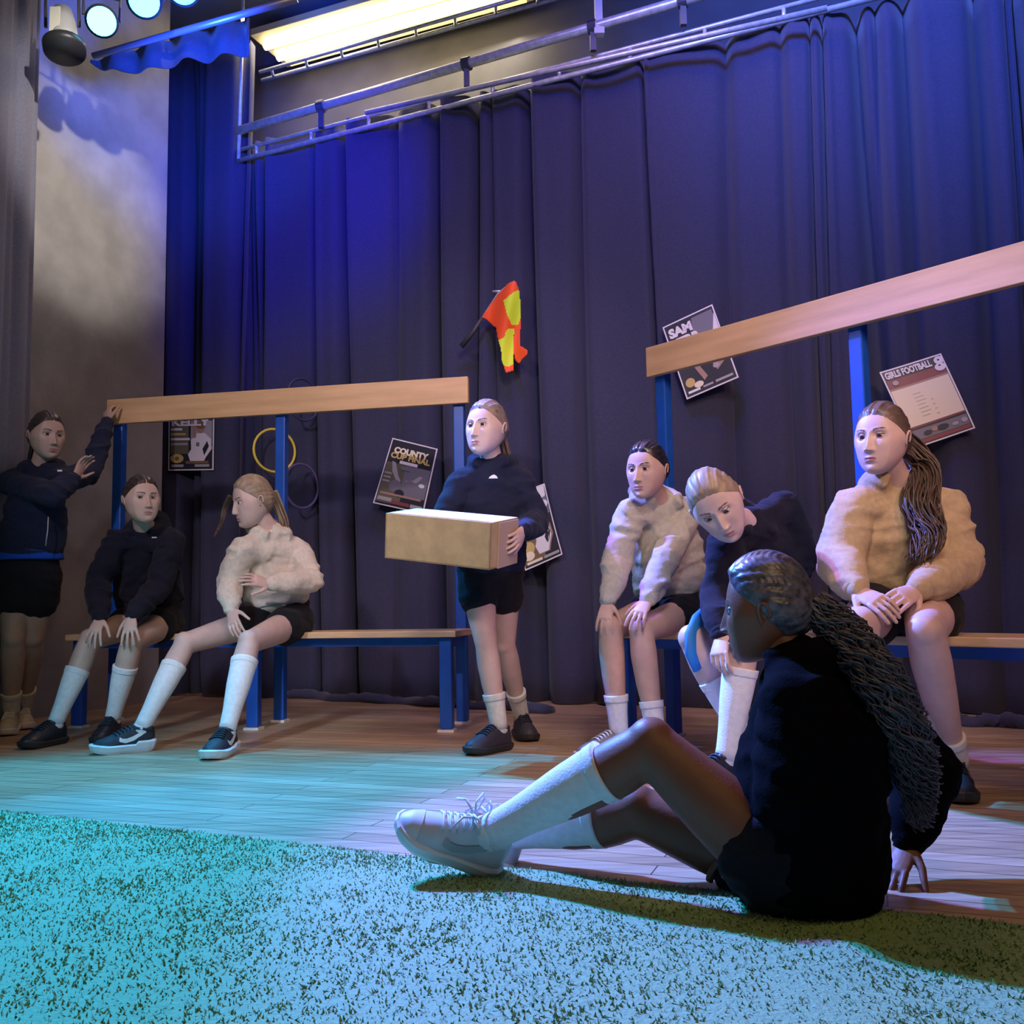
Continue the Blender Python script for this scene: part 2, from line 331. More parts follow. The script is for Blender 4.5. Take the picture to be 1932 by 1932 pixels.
lg = light('strip_glow', 'AREA', mid-V((0, 0, .06)), mid-V((0, .2, 3)), (1, .85, .6), 26, L_, sizey=.3)
# ceiling battens and vertical edge pole, hanger
for (xa, ya, xb, yb, w, lab) in ((560, 140, 682, 212, .02, 'slim pale ceiling batten left of the hanger, the brighter one'), (452, 162, 566, 256, .03, 'dim ceiling batten beside the vertical pole'), (905, 8, 1010, 118, .03, 'dim ceiling batten right of the strip light')):
    a, b = on_z(xa, ya, 4.94), on_z(xb, yb, 4.94); d_ = (b-a).normalized(); R2 = Matrix((d_, V((-d_.y, d_.x, 0)), V((0, 0, 1)))).transposed()
    tag(obj('ceiling_batten', MB().box((a+b)/2, ((b-a).length, w*2, .05), R2), mat('batten_white', (.7, .7, .68), .6)), lab, 'batten')
pv0, pv1 = pt_on(450, 300, .09), pt_on(458, 34, .09)
tag(obj('edge_pole', MB().tube([pv0, pv1, pv1+V((0, 0, .6))], .013, 10), steel, smooth=True), 'thin upright metal pole where wing curtain meets the truss', 'pole')
h0 = pt_on(1130, 56, .10); tag(obj('barrel_hanger', MB().box(h0+V((0, 0, .36)), (.045, .03, .66)).box(h0+V((0, 0, .0)), (.06, .05, .07)), mat('hanger_white', (.72, .70, .62), .5)), 'pale flat hanger strap holding the lighting barrel at the top', 'hanger')
# pelmet and pipe over the wing curtain
pa, pb = W(176, 106, 4.95), W(560, -2, 4.75)
tag(obj('lamp_bar', MB().tube([pa, pb], .019, 14), mat('bar_blue_lit', (.25, .3, .55), .35, metal=.5), smooth=True), 'blue-lit lamp bar slanting above the wing curtain', 'pipe')  # blue light of the nearby lamps is put into the bar's colour
pm = MB(); n_ = 60; rr = []
z_hi = None; vs = []; fs = []
for i in range(n_+1):
    t = i/n_; px = 170+(470-170)*t; top = W(px, 112-.27*(px-176), 5.05); bot = W(px, np.interp(px, [170, 232, 300, 364, 440, 470], [118, 141, 128, 115, 106, 104])+3*math.sin(t*19), 5.05); k = .03*math.sin(t*28)
    vs += [(top.x, top.y+k, top.z), (bot.x, bot.y+k, bot.z)]
for i in range(n_): fs.append((2*i, 2*i+2, 2*i+3, 2*i+1))
pm.add(np.array(vs), fs); o = obj('pelmet', pm, black_cloth, smooth=True); s_ = o.modifiers.new('s', 'SOLIDIFY'); s_.thickness = .01
tag(o, 'short black cloth pelmet under the blue-lit lamp bar', 'pelmet')
# lamp cans
def lamp_can(c, tgt, r, L, m, label, lens=None, lcol=(0, .6, 1), yoke=True, name='stage_lamp', ls=60):
    root = thing(name, label, 'stage light', c, 'stage lamps on the lamp bar'); del root['group']
    d = (V(tgt)-c).normalized(); mb = MB(); mb.tube([c-d*L, c-d*L*.8, c-d*.1*L, c], [r*.45, r*.8, r*.95, r*1.08], 20)
    obj('lamp_body', mb, m, root, True)
    lat = d.cross(V((0, 0, 1))).normalized()
    if lens:
        lm = MB(); up_ = lat.cross(d)
        lm.rings([[c+d*(.004)+lat*rr*math.cos(a)+up_*rr*math.sin(a) for a in np.linspace(0, 2*math.pi, 25)[:-1]] for rr in (r*.2, r*.92)])
        obj('lens', lm, mat('lens_%s' % lens, lcol, .3, emit=lcol, estr=ls), root)
    ym = MB(); cc_ = c-d*L*.5; ym.tube([cc_+lat*r*1.15, cc_+lat*r*1.15+V((0, 0, r*1.6)), cc_-lat*r*1.15+V((0, 0, r*1.6)), cc_-lat*r*1.15], .008, 8)
    ym.tube([cc_+V((0, 0, r*1.6)), cc_+V((0, 0, r*1.6+.12))], .014, 8)
    obj('yoke', ym, dark_steel, root)
    return root
can_m = mat('lamp_black', (.03, .03, .035), .4)
lamp_can(LAMPS[0]-V((0, 0, .0)), (-.4, 1.0, .4), .075, .20, can_m, 'lit cyan stage lamp beside the unlit spotlight', 'cyan', (.10, .78, 1.0), ls=7)
lamp_can(LAMPS[1], (-.2, 1.0, .4), .080, .20, can_m, 'lit cyan stage lamp in the middle of the lamp bar', 'azure', (.08, .62, 1.0), ls=7)
lamp_can(LAMPS[2], (.2, 1.0, .4), .080, .20, can_m, 'lit blue stage lamp cut by the top edge of the photo', 'blue', (.05, .50, 1.0), ls=7)
s0 = W(118, 20, 4.6); s1 = W(122, 98, 4.55)
root = thing('profile_spot', 'unlit black spotlight with pale barrel pointing down at top left', 'stage light', s0)
obj('barrel', MB().tube([s0, s0.lerp(s1, .3), s0.lerp(s1, .6), s0.lerp(s1, .8)], [.045, .062, .066, .07], 20), mat('lamp_grey', (.42, .42, .42), .4), root, True)
obj('front_rim', MB().tube([s0.lerp(s1, .74), s0.lerp(s1, .84), s1], [.072, .104, .100], 24), can_m, root, True)
obj('reflector_label', MB().box(s0.lerp(s1, .45)+V((-.012, -.068, 0)), (.05, .008, .15)), mat('label_pale', (.75, .73, .62), .5), root)
obj('yoke', MB().tube([s0.lerp(s1, .4)+V((-.09, 0, 0)), s0+V((-.09, 0, .12)), s0+V((.08, 0, .12)), s0.lerp(s1, .4)+V((.08, 0, 0))], .009, 8), dark_steel, root)
# ------------------------------------------------------------------ changing-room benches
oak = mat('beam_plywood', (.70, .43, .19), .5, 0, 2.2, .1, 40, col2=(.60, .35, .14), stretch=(1, 8, 8))
def beam_mat():
    mm = mat('beam_plywood2', (.74, .45, .22), .45, 0, 2.5, .08, 60, col2=(.60, .36, .17), stretch=(1.2, 6, 9), detail=6)
    return mm
oak = beam_mat()
oak_edge = mat('seat_wood', (.72, .50, .28), .35, .12, 6, stretch=(1, 8, 8))
blue_paint = mat('blue_paint', (.010, .085, .42), .38, .08, 12)
pad_white = mat('foot_pad', (.7, .7, .66), .5)
def loc_obj(name, mb, m, parent, smooth=False, bev=0):
    me = mb.mesh(name); o = bpy.data.objects.new(name, me); COL.objects.link(o); me.materials.append(m); o.parent = parent
    if smooth: me.polygons.foreach_set('use_smooth', [True]*len(me.polygons))
    if bev: b = o.modifiers.new('b', 'BEVEL'); b.width = bev; b.segments = 2
    return o
BL, BP, BF, BD, BH, BHS, BHB = 2.041, (.046, 1.005, 1.98), .293, .351, 1.739, .469, .136
root = thing('changing_room_bench', 'left changing-room bench with blue posts, seat and tan top beam', 'bench', (-2.202, 5.173, 0), 'changing-room benches'); del root['group']
root.rotation_euler = (0, 0, -.1995)
bm_ = MB().box((BL/2, -.044, BH-BHB/2), (BL, .032, BHB)); loc_obj('top_beam', bm_, oak, root, bev=.003)
bm_ = MB().box((BL/2, -.02-BD/2+.0, BHS-.015), (BL, BD-.03, .030)); loc_obj('seat', bm_, oak_edge, root, bev=.004)
for p in BP:
    o = loc_obj('rear_post', MB().box((p, 0, (BH-.02)/2+.006), (.056, .05, BH-.03)), blue_paint, root, bev=.006)
    loc_obj('foot_cap', MB().box((p, 0, .006), (.075, .066, .012)), pad_white, o)
    o = loc_obj('front_leg', MB().box((p, -BF, (BHS-.03)/2+.006), (.060, .05, BHS-.045)), blue_paint, root, bev=.006)
    loc_obj('foot_cap', MB().box((p, -BF, .006), (.078, .066, .012)), pad_white, o)
    loc_obj('side_rail', MB().box((p, -BF/2, BHS-.055), (.04, BF-.05, .045)), blue_paint, root)
    for z_ in (BH-.04, BH-.1): pass
loc_obj('long_rail', MB().box((BL/2, -BF+.02, BHS-.052), (BP[2]-BP[0]-.06, .025, .04)), blue_paint, root)
def copy_tree(o, parent=None):
    c = o.copy(); COL.objects.link(c); c.parent = parent
    for ch in list(o.children): copy_tree(ch, c)
    return c
r2 = copy_tree(root); r2.location = (.667, 4.266, 0); r2.rotation_euler = (0, 0, -.866)
r2['label'] = 'right changing-room bench with blue posts, its pink-lit top beam rising to the right edge'
# ------------------------------------------------------------------ posters and things pinned on the curtain
def inpoly(x, y, P):
    c = False; n = len(P)
    for i in range(n):
        x1, y1 = P[i]; x2, y2 = P[(i+1) % n]
        if (y1 > y) != (y2 > y) and x < (x2-x1)*(y-y1)/(y2-y1)+x1: c = not c
    return c
def text_mesh(txt, bold=.03):
    cu = bpy.data.curves.new('t', 'FONT'); cu.body = txt; cu.size = 1; cu.offset = bold; cu.resolution_u = 3; o = bpy.data.objects.new('t', cu); COL.objects.link(o)
    dg = bpy.context.evaluated_depsgraph_get(); me = bpy.data.meshes.new_from_object(o.evaluated_get(dg))
    co = mesh_arrays(me); fs = [tuple(p.vertices) for p in me.polygons]; bpy.data.objects.remove(o)
    mn = co.min(0); mx = co.max(0); co = (co-mn)/np.maximum(mx-mn, 1e-6); return co, fs
PM = {'dark': mat('ink_dark', (.03, .032, .045), .4), 'white': mat('ink_white', (.85, .83, .85), .45), 'gold': mat('ink_gold', (.62, .48, .16), .45), 'grey': mat('ink_grey', (.20, .20, .24), .45),
      'lgrey': mat('ink_lgrey', (.42, .41, .42), .45), 'red': mat('ink_maroon', (.26, .07, .08), .45), 'cream': mat('ink_cream', (.88, .80, .58), .5), 'skin': mat('ink_skin', (.42, .27, .2), .5), 'brown': mat('ink_brown', (.22, .14, .07), .5), 'olive': mat('ink_olive', (.16, .15, .10), .5)}
PK = list(PM.keys())
def poster(corners, label, items, off=.10, bend=0.0):
    TL, TR, BR, BLc = [on_curtain(x, y, off) for x, y in corners]
    def P(u, v, h=0):  # u right, v down
        p = TL*(1-u)*(1-v)+TR*u*(1-v)+BR*u*v+BLc*(1-u)*v
        return p-cn*(h+bend*math.sin(math.pi*v)*.5+bend*(u-.5)**2)
    mb = MB()
    N = 8; vs = []; fs = []
    for h in (0, .0025):
        for i in range(N+1):
            for j in range(N+1): vs.append(P(j/N, i/N, h))
    q = (N+1)**2
    for i in range(N):
        for j in range(N): a = i*(N+1)+j; fs.append((a, a+1, a+N+2, a+N+1)); fs.append((q+a, q+a+N+1, q+a+N+2, q+a+1))
    for i in range(N):
        for a, b in ((i, i+1), (N*(N+1)+i+1, N*(N+1)+i), ((i+1)*(N+1), i*(N+1)), (i*(N+1)+N, (i+1)*(N+1)+N)): fs.append((a, a+q, b+q, b))
    mb.add(vs, fs, PK.index('white'))
    lev = [.0035]
    def rect(u0, v0, u1, v1, c, h=None):
        h = h or lev[0]; lev[0] += .0002; n = 6
        vs = [P(u0+(u1-u0)*j/n, v0+(v1-v0)*i/n, h) for i in range(n+1) for j in range(n+1)]
        mb.add(vs, [(i*(n+1)+j, (i+1)*(n+1)+j, (i+1)*(n+1)+j+1, i*(n+1)+j+1) for i in range(n) for j in range(n)], PK.index(c))
    def poly(pts, c):
        h = lev[0]; lev[0] += .0002; mb.add([P(u, v, h) for u, v in pts], [tuple(range(len(pts)-1, -1, -1))], PK.index(c))
    def ell(u, v, a, b, c, n=14): poly([(u+a*math.cos(2*math.pi*i/n), v+b*math.sin(2*math.pi*i/n)) for i in range(n)], c)
    def text(t, u0, v0, u1, v1, c, bold=.03):
        h = lev[0]+.0004; lev[0] += .0004; co, fs = text_mesh(t, bold)
        mb.add([P(u0+(u1-u0)*x, v1+(v0-v1)*y, h) for x, y, z in co], fs, PK.index(c))
    rect(.025, .018, .975, .982, 'dark')
    items(rect, poly, ell, text)
    o = obj('poster', mb, [PM[k] for k in PK]); return tag(o, label, 'poster')
def player(rect, poly, ell, u=.66, v=.38, s=1.0, shirt='white'):
    poly([(u-.16*s, v+.16*s), (u-.02*s, v+.06*s), (u+.14*s, v+.06*s), (u+.28*s, v+.15*s), (u+.30*s, v+.3*s), (u+.18*s, v+.42*s), (u+.12*s, v+.50*s), (u-.16*s, v+.5*s), (u-.22*s, v+.38*s), (u-.15*s, v+.3*s)], shirt)
    poly([(u-.13*s, v-.12*s), (u-.07*s, v-.12*s), (u-.04*s, v+.12*s), (u-.12*s, v+.14*s)], 'skin')
    ell(u+.05*s, v-.02*s, .10*s, .085*s, 'skin'); ell(u+.06*s, v-.06*s, .11*s, .06*s, 'brown')
    rect(u-.04*s, v+.2*s, u+.03*s, v+.26*s, 'grey'); poly([(u+.10*s, v+.3*s), (u+.2*s, v+.18*s), (u+.24*s, v+.26*s), (u+.14*s, v+.4*s)], 'dark')
def kelly(rect, poly, ell, text):
    rect(.05, .2, .45, .75, 'olive'); rect(.5, .25, .96, .6, 'lgrey'); player(rect, poly, ell)
    for i, w_ in enumerate((.25, .33, .42, .38)): rect(.06, .36+.075*i, .06+w_, .395+.075*i, ('white', 'gold', 'white', 'lgrey')[i])
    ell(.2, .82, .15, .07, 'gold'); ell(.2, .82, .05, .03, 'brown'); rect(.4, .86, .9, .9, 'brown'); rect(.08, .91, .35, .95, 'lgrey'); rect(.6, .91, .92, .95, 'lgrey')
    text('KELLY', .08, .215, .93, .33, 'white', .05)
poster([(319, 764), (405, 762), (403, 887), (318, 888)], 'poster with big word ending KELLY and a player in white, under the left beam', kelly)
def county(rect, poly, ell, text):
    rect(.04, .35, .5, .95, 'olive'); rect(.45, .35, .96, .8, 'grey')
    poly([(.14, .33), (.22, .34), (.34, .52), (.42, .6), (.34, .62), (.2, .48)], 'lgrey'); poly([(.5, .58), (.66, .55), (.76, .47), (.84, .47), (.76, .56), (.62, .62)], 'lgrey')
    ell(.33, .68, .12, .09, 'grey'); ell(.62, .66, .13, .1, 'grey'); ell(.45, .78, .1, .06, 'dark'); ell(.85, .6, .06, .03, 'white')
    for i in range(3): rect(.05, .50+.06*i, .2, .525+.06*i, 'lgrey')
    rect(.08, .80, .9, .83, 'skin'); rect(.3, .9, .7, .95, 'red'); rect(.06, .87, .34, .925, 'lgrey'); rect(.72, .9, .95, .955, 'lgrey')
    rect(.3, .30, .68, .345, 'white'); rect(.36, .37, .6, .43, 'grey')
    text('COUNTY', .12, .11, .86, .205, 'cream', .06); text('CUP FINAL', .08, .195, .92, .285, 'gold', .05)
poster([(741, 826), (826, 847), (799, 970), (704, 949)], 'tilted dark poster with gold COUNTY CUP FINAL lettering above the cardboard box', county)
def kerr(rect, poly, ell, text):
    poly([(.55, .05), (.95, .05), (.95, .35), (.7, .5), (.5, .25)], 'grey'); poly([(.97, .1), (.97, .45), (.72, .44), (.86, .3)], 'white')
    ell(.62, .36, .12, .07, 'skin'); poly([(.35, .6), (.9, .45), (.95, .8), (.5, .92)], 'dark'); poly([(.3, .62), (.38, .6), (.5, .82), (.42, .86)], 'skin'); poly([(.65, .7), (.9, .62), (.92, .7), (.7, .8)], 'skin')
    ell(.16, .82, .09, .06, 'gold'); ell(.3, .88, .09, .04, 'cream'); ell(.7, .74, .06, .03, 'lgrey')
    rect(.07, .92, .3, .95, 'white'); rect(.36, .92, .55, .945, 'lgrey'); rect(.6, .915, .93, .945, 'lgrey')
    text('SAM', .07, .07, .52, .20, 'white', .06); text('KERR', .07, .22, .62, .34, 'white', .06)
poster([(1250, 618), (1344, 574), (1394, 712), (1296, 754)], 'poster reading SAM KERR, half hidden behind the right beam', kerr)
def girls(rect, poly, ell, text):
    rect(.04, .14, .96, .25, 'red'); rect(.03, .25, .97, .275, 'skin'); rect(.03, .275, .965, .755, 'cream'); rect(.03, .755, .97, .775, 'red')
    rect(.04, .8, .96, .92, 'grey'); rect(.04, .925, .96, .97, 'red')
    for i in range(7): rect(.33, .38+.047*i, .33+.13+.02*(i % 3), .386+.047*i, 'lgrey')
    for i in range(4): rect(.56, .5+.06*i, .6, .508+.06*i, 'gold')
    ell(.3, .87, .07, .03, 'dark'); ell(.55, .86, .1, .035, 'dark'); ell(.9, .86, .05, .03, 'lgrey'); ell(.75, .87, .05, .02, 'lgrey'); ell(.42, .85, .05, .03, 'skin')
    ell(.92, .075, .075, .05, 'white'); ell(.90, .16, .085, .05, 'white'); ell(.915, .07, .018, .012, 'dark'); ell(.9, .14, .018, .012, 'dark'); ell(.16, .19, .05, .03, 'lgrey')
    text('GIRLS FOOTBALL', .05, .035, .80, .125, 'white', .05)
poster([(1659, 703), (1775, 667), (1840, 808), (1726, 847)], 'GIRLS FOOTBALL poster with cream table, behind the long-haired girl in tan hoodie', girls, bend=.02)
def star(rect, poly, ell, text):
    rect(.05, .03, .96, .4, 'grey'); poly([(.55, .02), (.97, .02), (.95, .16), (.7, .2), (.55, .14)], 'white'); ell(.85, .26, .12, .055, 'white'); rect(.6, .06, .66, .09, 'dark'); rect(.72, .05, .78, .08, 'dark')
    rect(.03, .6, .6, .95, 'brown'); player(rect, poly, ell, .62, .38, 1.0, 'skin'); player(rect, poly, ell, .6, .42, .9)
    ell(.25, .75, .14, .08, 'gold'); ell(.2, .85, .14, .06, 'cream'); rect(.1, .92, .5, .955, 'cream'); rect(.55, .92, .95, .955, 'lgrey')
poster([(958, 938), (1028, 912), (1062, 1046), (992, 1077)], 'poster with white-shirted figure, mostly hidden behind the girl carrying the box', star, bend=.02)
# hoops
def hoop(cx, cy, a, b, r, m, label):
    c = on_curtain(cx, cy, .13); R = b/FPX*(c.y/math.cos(.1)); th = math.acos(min(1, a/b)); lat = V((math.cos(th), math.sin(th), 0))
    mb = MB(); N = 40; rr = []
    for i in range(N):
        t = 2*math.pi*i/N; o_ = lat*math.cos(t)+V((0, 0, math.sin(t))); q = c+o_*R; nn = lat.cross(V((0, 0, 1)))
        rr.append([q+o_*r*math.cos(s)+nn*r*math.sin(s) for s in np.linspace(0, 2*math.pi, 11)[:-1]])
    rr.append(rr[0]); mb.rings(rr, closed=False); tag(obj('hoop', mb, m, smooth=True), label, 'hoop')
hoop(518, 850, 33, 41, .0085, mat('hoop_yellow', (.85, .68, .08), .4), 'yellow hoop hanging on the curtain behind the middle blue post')
hoop(569, 917, 24, 42, .0085, mat('hoop_violet', (.13, .11, .26), .4), 'dark violet hoop hanging lower right of the yellow hoop')
hoop(572, 754, 23, 40, .0085, mat('hoop_navy', (.06, .06, .14), .4), 'navy hoop mostly hidden behind the left bench beam')
# linesman flag
def FX(x, y): return (840+x/8.05, 500+y/8.05)
FP = {'o1': [(1045,235),(1080,260),(1125,370),(1040,410),(885,540),(940,760),(1010,910),(970,960),(925,1000),(895,1100),(800,1150),(765,960),(630,830),(560,800),(640,660),(800,440),(950,280)],
      'y1': [(1125,370),(1145,560),(1150,780),(1110,910),(1010,910),(940,760),(885,540),(1040,410)],
      'y2': [(800,1150),(895,1100),(925,1000),(970,960),(1050,960),(1030,1250),(1040,1500),(960,1540),(890,1530),(855,1440),(845,1290)],
      'o2': [(970,960),(1010,910),(1110,910),(1150,780),(1130,1220),(1245,1290),(1250,1340),(1110,1500),(1060,1440),(1030,1300),(1050,960)],
      'o3': [(890,1530),(960,1540),(1040,1500),(1040,1600),(920,1640)]}
root = thing('linesman_flag', 'orange and yellow linesman flag pinned high on the black curtain', 'flag', on_curtain(*FX(950, 900), .15))
def fz(x, y): return .13+.025*math.sin(x/75.0+y/400)+.02*math.sin(y/260.0)
mb = MB(); g = 14; idx = {}
def vid(i, j):
    if (i, j) not in idx:
        x, y = i*g, j*g; px_, py_ = FX(x, y); idx[(i, j)] = len(vsf); vsf.append(on_curtain(px_, py_, fz(x, y)))
    return idx[(i, j)]
vsf = []; fsf = []; msf = []
for i in range(36, 92):
    for j in range(14, 120):
        xc, yc = (i+.5)*g, (j+.5)*g; hit = None
        for k, P_ in FP.items():
            if inpoly(xc, yc, P_): hit = k; break
        if hit: fsf.append((vid(i, j), vid(i, j+1), vid(i+1, j+1), vid(i+1, j))); msf.append(0 if hit[0] == 'o' else 1)
mb.add(vsf, fsf); mb.m = msf
o = obj('cloth', mb, [mat('flag_orange', (1.0, .10, .015), .6, emit=None), mat('flag_yellow', (.72, .92, .03), .6)], root, True); s_ = o.modifiers.new('s', 'SOLIDIFY'); s_.thickness = .004
s_ = o.modifiers.new('sm', 'SMOOTH'); s_.iterations = 3
obj('handle', MB().tube([on_curtain(*FX(245, 1240), .13), on_curtain(*FX(430, 1010), .13), on_curtain(*FX(560, 800), .13)], [.016, .014, .010], 12), mat('rubber_black', (.05, .05, .06), .5), root, True)
obj('stick', MB().tube([on_curtain(*FX(560, 800), .12), on_curtain(*FX(800, 440), .11), on_curtain(*FX(1000, 270), .11)], .006, 10), mat('stick_grey', (.4, .4, .42), .4), root, True)
obj('clip', MB().tube([on_curtain(*FX(725, 405), .09), on_curtain(*FX(840, 400), .10)], .008, 8), steel, root, True)
# ------------------------------------------------------------------ cardboard box held by the standing girl
card = mat('cardboard', (.54, .37, .18), .8, .10, 18, .1, 60); card_in = mat('cardboard_pale', (.80, .70, .55), .7, .06, 10)
bx0 = W(728, 968, 3.58); th = math.radians(24); tl = math.radians(9); rl = math.radians(1.5)
wv = V((math.cos(th), -math.sin(th), -.135)).normalized(); nv0 = V((-math.sin(th), -math.cos(th), 0)); hv = (V((0, 0, 1))*math.cos(tl)-V((math.sin(th), math.cos(th), 0))*math.sin(tl)); hv = (hv-wv*hv.dot(wv)).normalized(); dv = wv.cross(hv)*-1
dv = hv.cross(wv)
if dv.y < 0: dv = -dv
bw, bh, bd = .445, .172, .235
def BX(a, b, c): return bx0+wv*a-hv*b+dv*c
root = thing('cardboard_box', 'open brown cardboard box carried in both arms by the standing girl', 'box', BX(bw/2, bh, bd/2)); R_ = Matrix((wv, hv, dv)).transposed()
t_ = .006
mb = MB()
mb.box(BX(bw/2, bh/2, t_/2), (bw, bh, t_), R_).box(BX(bw/2, bh/2, bd-t_/2), (bw, bh, t_), R_).box(BX(t_/2, bh/2, bd/2), (t_, bh, bd), R_).box(BX(bw-t_/2, bh/2, bd/2), (t_, bh, bd), R_).box(BX(bw/2, bh-t_/2, bd/2), (bw, t_, bd), R_)
obj('carton', mb, card, root)
obj('lid', MB().box(BX(bw/2, .001, bd*.55), (bw*.995, .004, bd*.88), R_), card_in, root, label='pale top flap')
obj('side_flap', MB().box(BX(bw+.004, bh*.5+.004, bd*.62), (.005, bh*.98, bd*.72), R_), mat('cardboard_pink', (.50, .36, .26), .8), root)
# ------------------------------------------------------------------ people: builders
def ss(a, b, x): t = np.clip((x-a)/(b-a), 0, 1); return t*t*(3-2*t)
_ico = None
def ico(level=5):
    global _ico
    if _ico is None: _ico = {}
    if level not in _ico:
        import bmesh
        b = bmesh.new(); bmesh.ops.create_icosphere(b, subdivisions=level+1, radius=1); b.verts.ensure_lookup_table()
        vs = np.array([v.co[:] for v in b.verts]); fs = [tuple(v.index for v in f.verts) for f in b.faces]; b.free(); _ico[level] = (vs, fs)
    return _ico[level]
def G(x, z, cx, cz, sx, sz): return np.exp(-((x-cx)/sx)**2-((z-cz)/sz)**2)
def skull(d):
    P = d*np.array([.325, .405, .5]); z = P[:, 2]; y = P[:, 1].copy(); x = P[:, 0]
    f = np.maximum(0, y); sh = .55*np.maximum(0, -z)**1.45; y = y+sh
    y = np.where(y > .27, .27+(y-.27)*.62, y)
    y = y-.02*ss(.1, .45, z)
    w = 1+.05*np.exp(-((z+.02)/.12)**2)-.10*ss(-.1, -.45, z)*0
    x = x*w; jaw = ss(-.12, -.3, z)*ss(-.1, .2, y); x = x*(1+.05*jaw)*(1-.09*ss(-.05, -.30, z)*ss(-.05, .2, y))
    return np.stack([x, y, z], 1)
def face_detail(P, d):
    x, y, z = P[:, 0], P[:, 1].copy(), P[:, 2]; fr = ss(.05, .35, d[:, 1]); ax_ = np.abs(x)
    nb = np.interp(z, [-.215, -.18, -.14, .05, .09], [0, .080, .082, .016, 0]); nw = np.interp(z, [-.20, -.12, .06], [.056, .044, .034])
    add = nb*np.exp(-(x/nw)**2)+.032*G(ax_, z, .045, -.178, .022, .020)
    add -= .052*G(ax_, z, .125, .020, .070, .045)
    add += .014*G(ax_, z, .11, .085, .09, .025)
    add += .020*G(x, z, 0, -.278, .060, .015)+.026*G(x, z, 0, -.318, .050, .017)-.018*G(x, z, 0, -.298, .06, .006)
    add -= .016*G(x, z, 0, -.362, .07, .02); add += .028*G(x, z, 0, -.435, .07, .045); add += .012*G(ax_, z, .17, -.12, .06, .07)
    y += add*fr; return np.stack([x, y, z], 1)
def head_axes(f, u):
    f = V(f).normalized(); u = V(u); u = (u-f*u.dot(f)).normalized(); r = f.cross(u); return Matrix((r, f, u)).transposed()
YL_Z = [-.5, -.38, -.25, -.12, 0, .1, .2, .28, .33, .40, .5]
YL_Y = [-.35, -.30, -.16, -.06, .02, .13, .235, .30, .38, .6, .8]
def build_head(c, f, u, H, mats, gaze=(0, 1, 0), brow=True):
    """returns MB with the head; material slots: 0 skin 1 lips 2 brow 3 eye-white 4 iris"""
    R = np.array(head_axes(f, u)); c = np.array(c); d, fs = ico(5)
    d2 = d.copy(); d2[:, 1] += .42; d2 /= np.linalg.norm(d2, axis=1)[:, None]
    P = face_detail(skull(d2), d2); mb = MB(); mi = []
    cen = P[np.array(fs)].mean(1); x, y, z = cen[:, 0], cen[:, 1], cen[:, 2]; ax_ = np.abs(x)
    lip = ((x/.084)**2+((z+.298)/.034)**2 < 1) & (y > .2)
    bz = .086+.022*np.sin(np.clip((ax_-.045)/.17, 0, 1)*2.5)
    br = (np.abs(z-bz) < .014*(1-.5*(ax_-.06)/.15)) & (ax_ > .055) & (ax_ < .205) & (y > .15)
    mm = np.where(lip, 1, np.where(br, 2, 0))
    mb.v.append(P@R.T*H+c); mb.f.extend(fs); mb.m.extend(mm.tolist()); mb.n = len(P)
    for s in (-1, 1):
        # eye ball, iris, lids
        ec = np.array([s*.122, .283, .008]); er = .053
        dd, ff = ico(3); g = np.array(V(gaze).normalized()); mid = dd[np.array(ff)].mean(1); mid /= np.linalg.norm(mid, axis=1)[:, None]
        mi_ = np.where(mid@g > .77, 4, 3); n0 = mb.n
        mb.v.append((dd*er+ec)@R.T*H+c); mb.f.extend([tuple(i+n0 for i in t) for t in ff]); mb.m.extend(mi_.tolist()); mb.n += len(dd)
        n0 = mb.n; keep = ~((mid[:, 2] < .40) & (mid[:, 2] > -.34)); lid = [t for t, k in zip(ff, keep) if k]
        mb.v.append((dd*np.array([er*1.22, er*1.1, er*1.1])+ec)@R.T*H+c); mb.f.extend([tuple(i+n0 for i in t) for t in lid]); mb.m.extend([2 if .40 <= q < .56 else 0 for q in mid[keep][:, 2]]); mb.n += len(dd)
        # ear
        Rr = Matrix(R.tolist()); e0 = V((s*.318, -.03, -.03)); pts = []
        for a in np.linspace(-.5, 4.3, 14): pts.append(e0+V((s*(.035+.02*math.sin(a)), -.055*math.cos(a)*-1*-.9, .095*math.sin(a)*1.0+.0)))
        mb.tube([Rr@p*H+V(c) for p in pts], .016*H, 7); mb.ball(Rr@V((s*.318, -.025, -.02))*H+V(c), (.026*H, .055*H, .08*H), Rr, 10)
    return mb
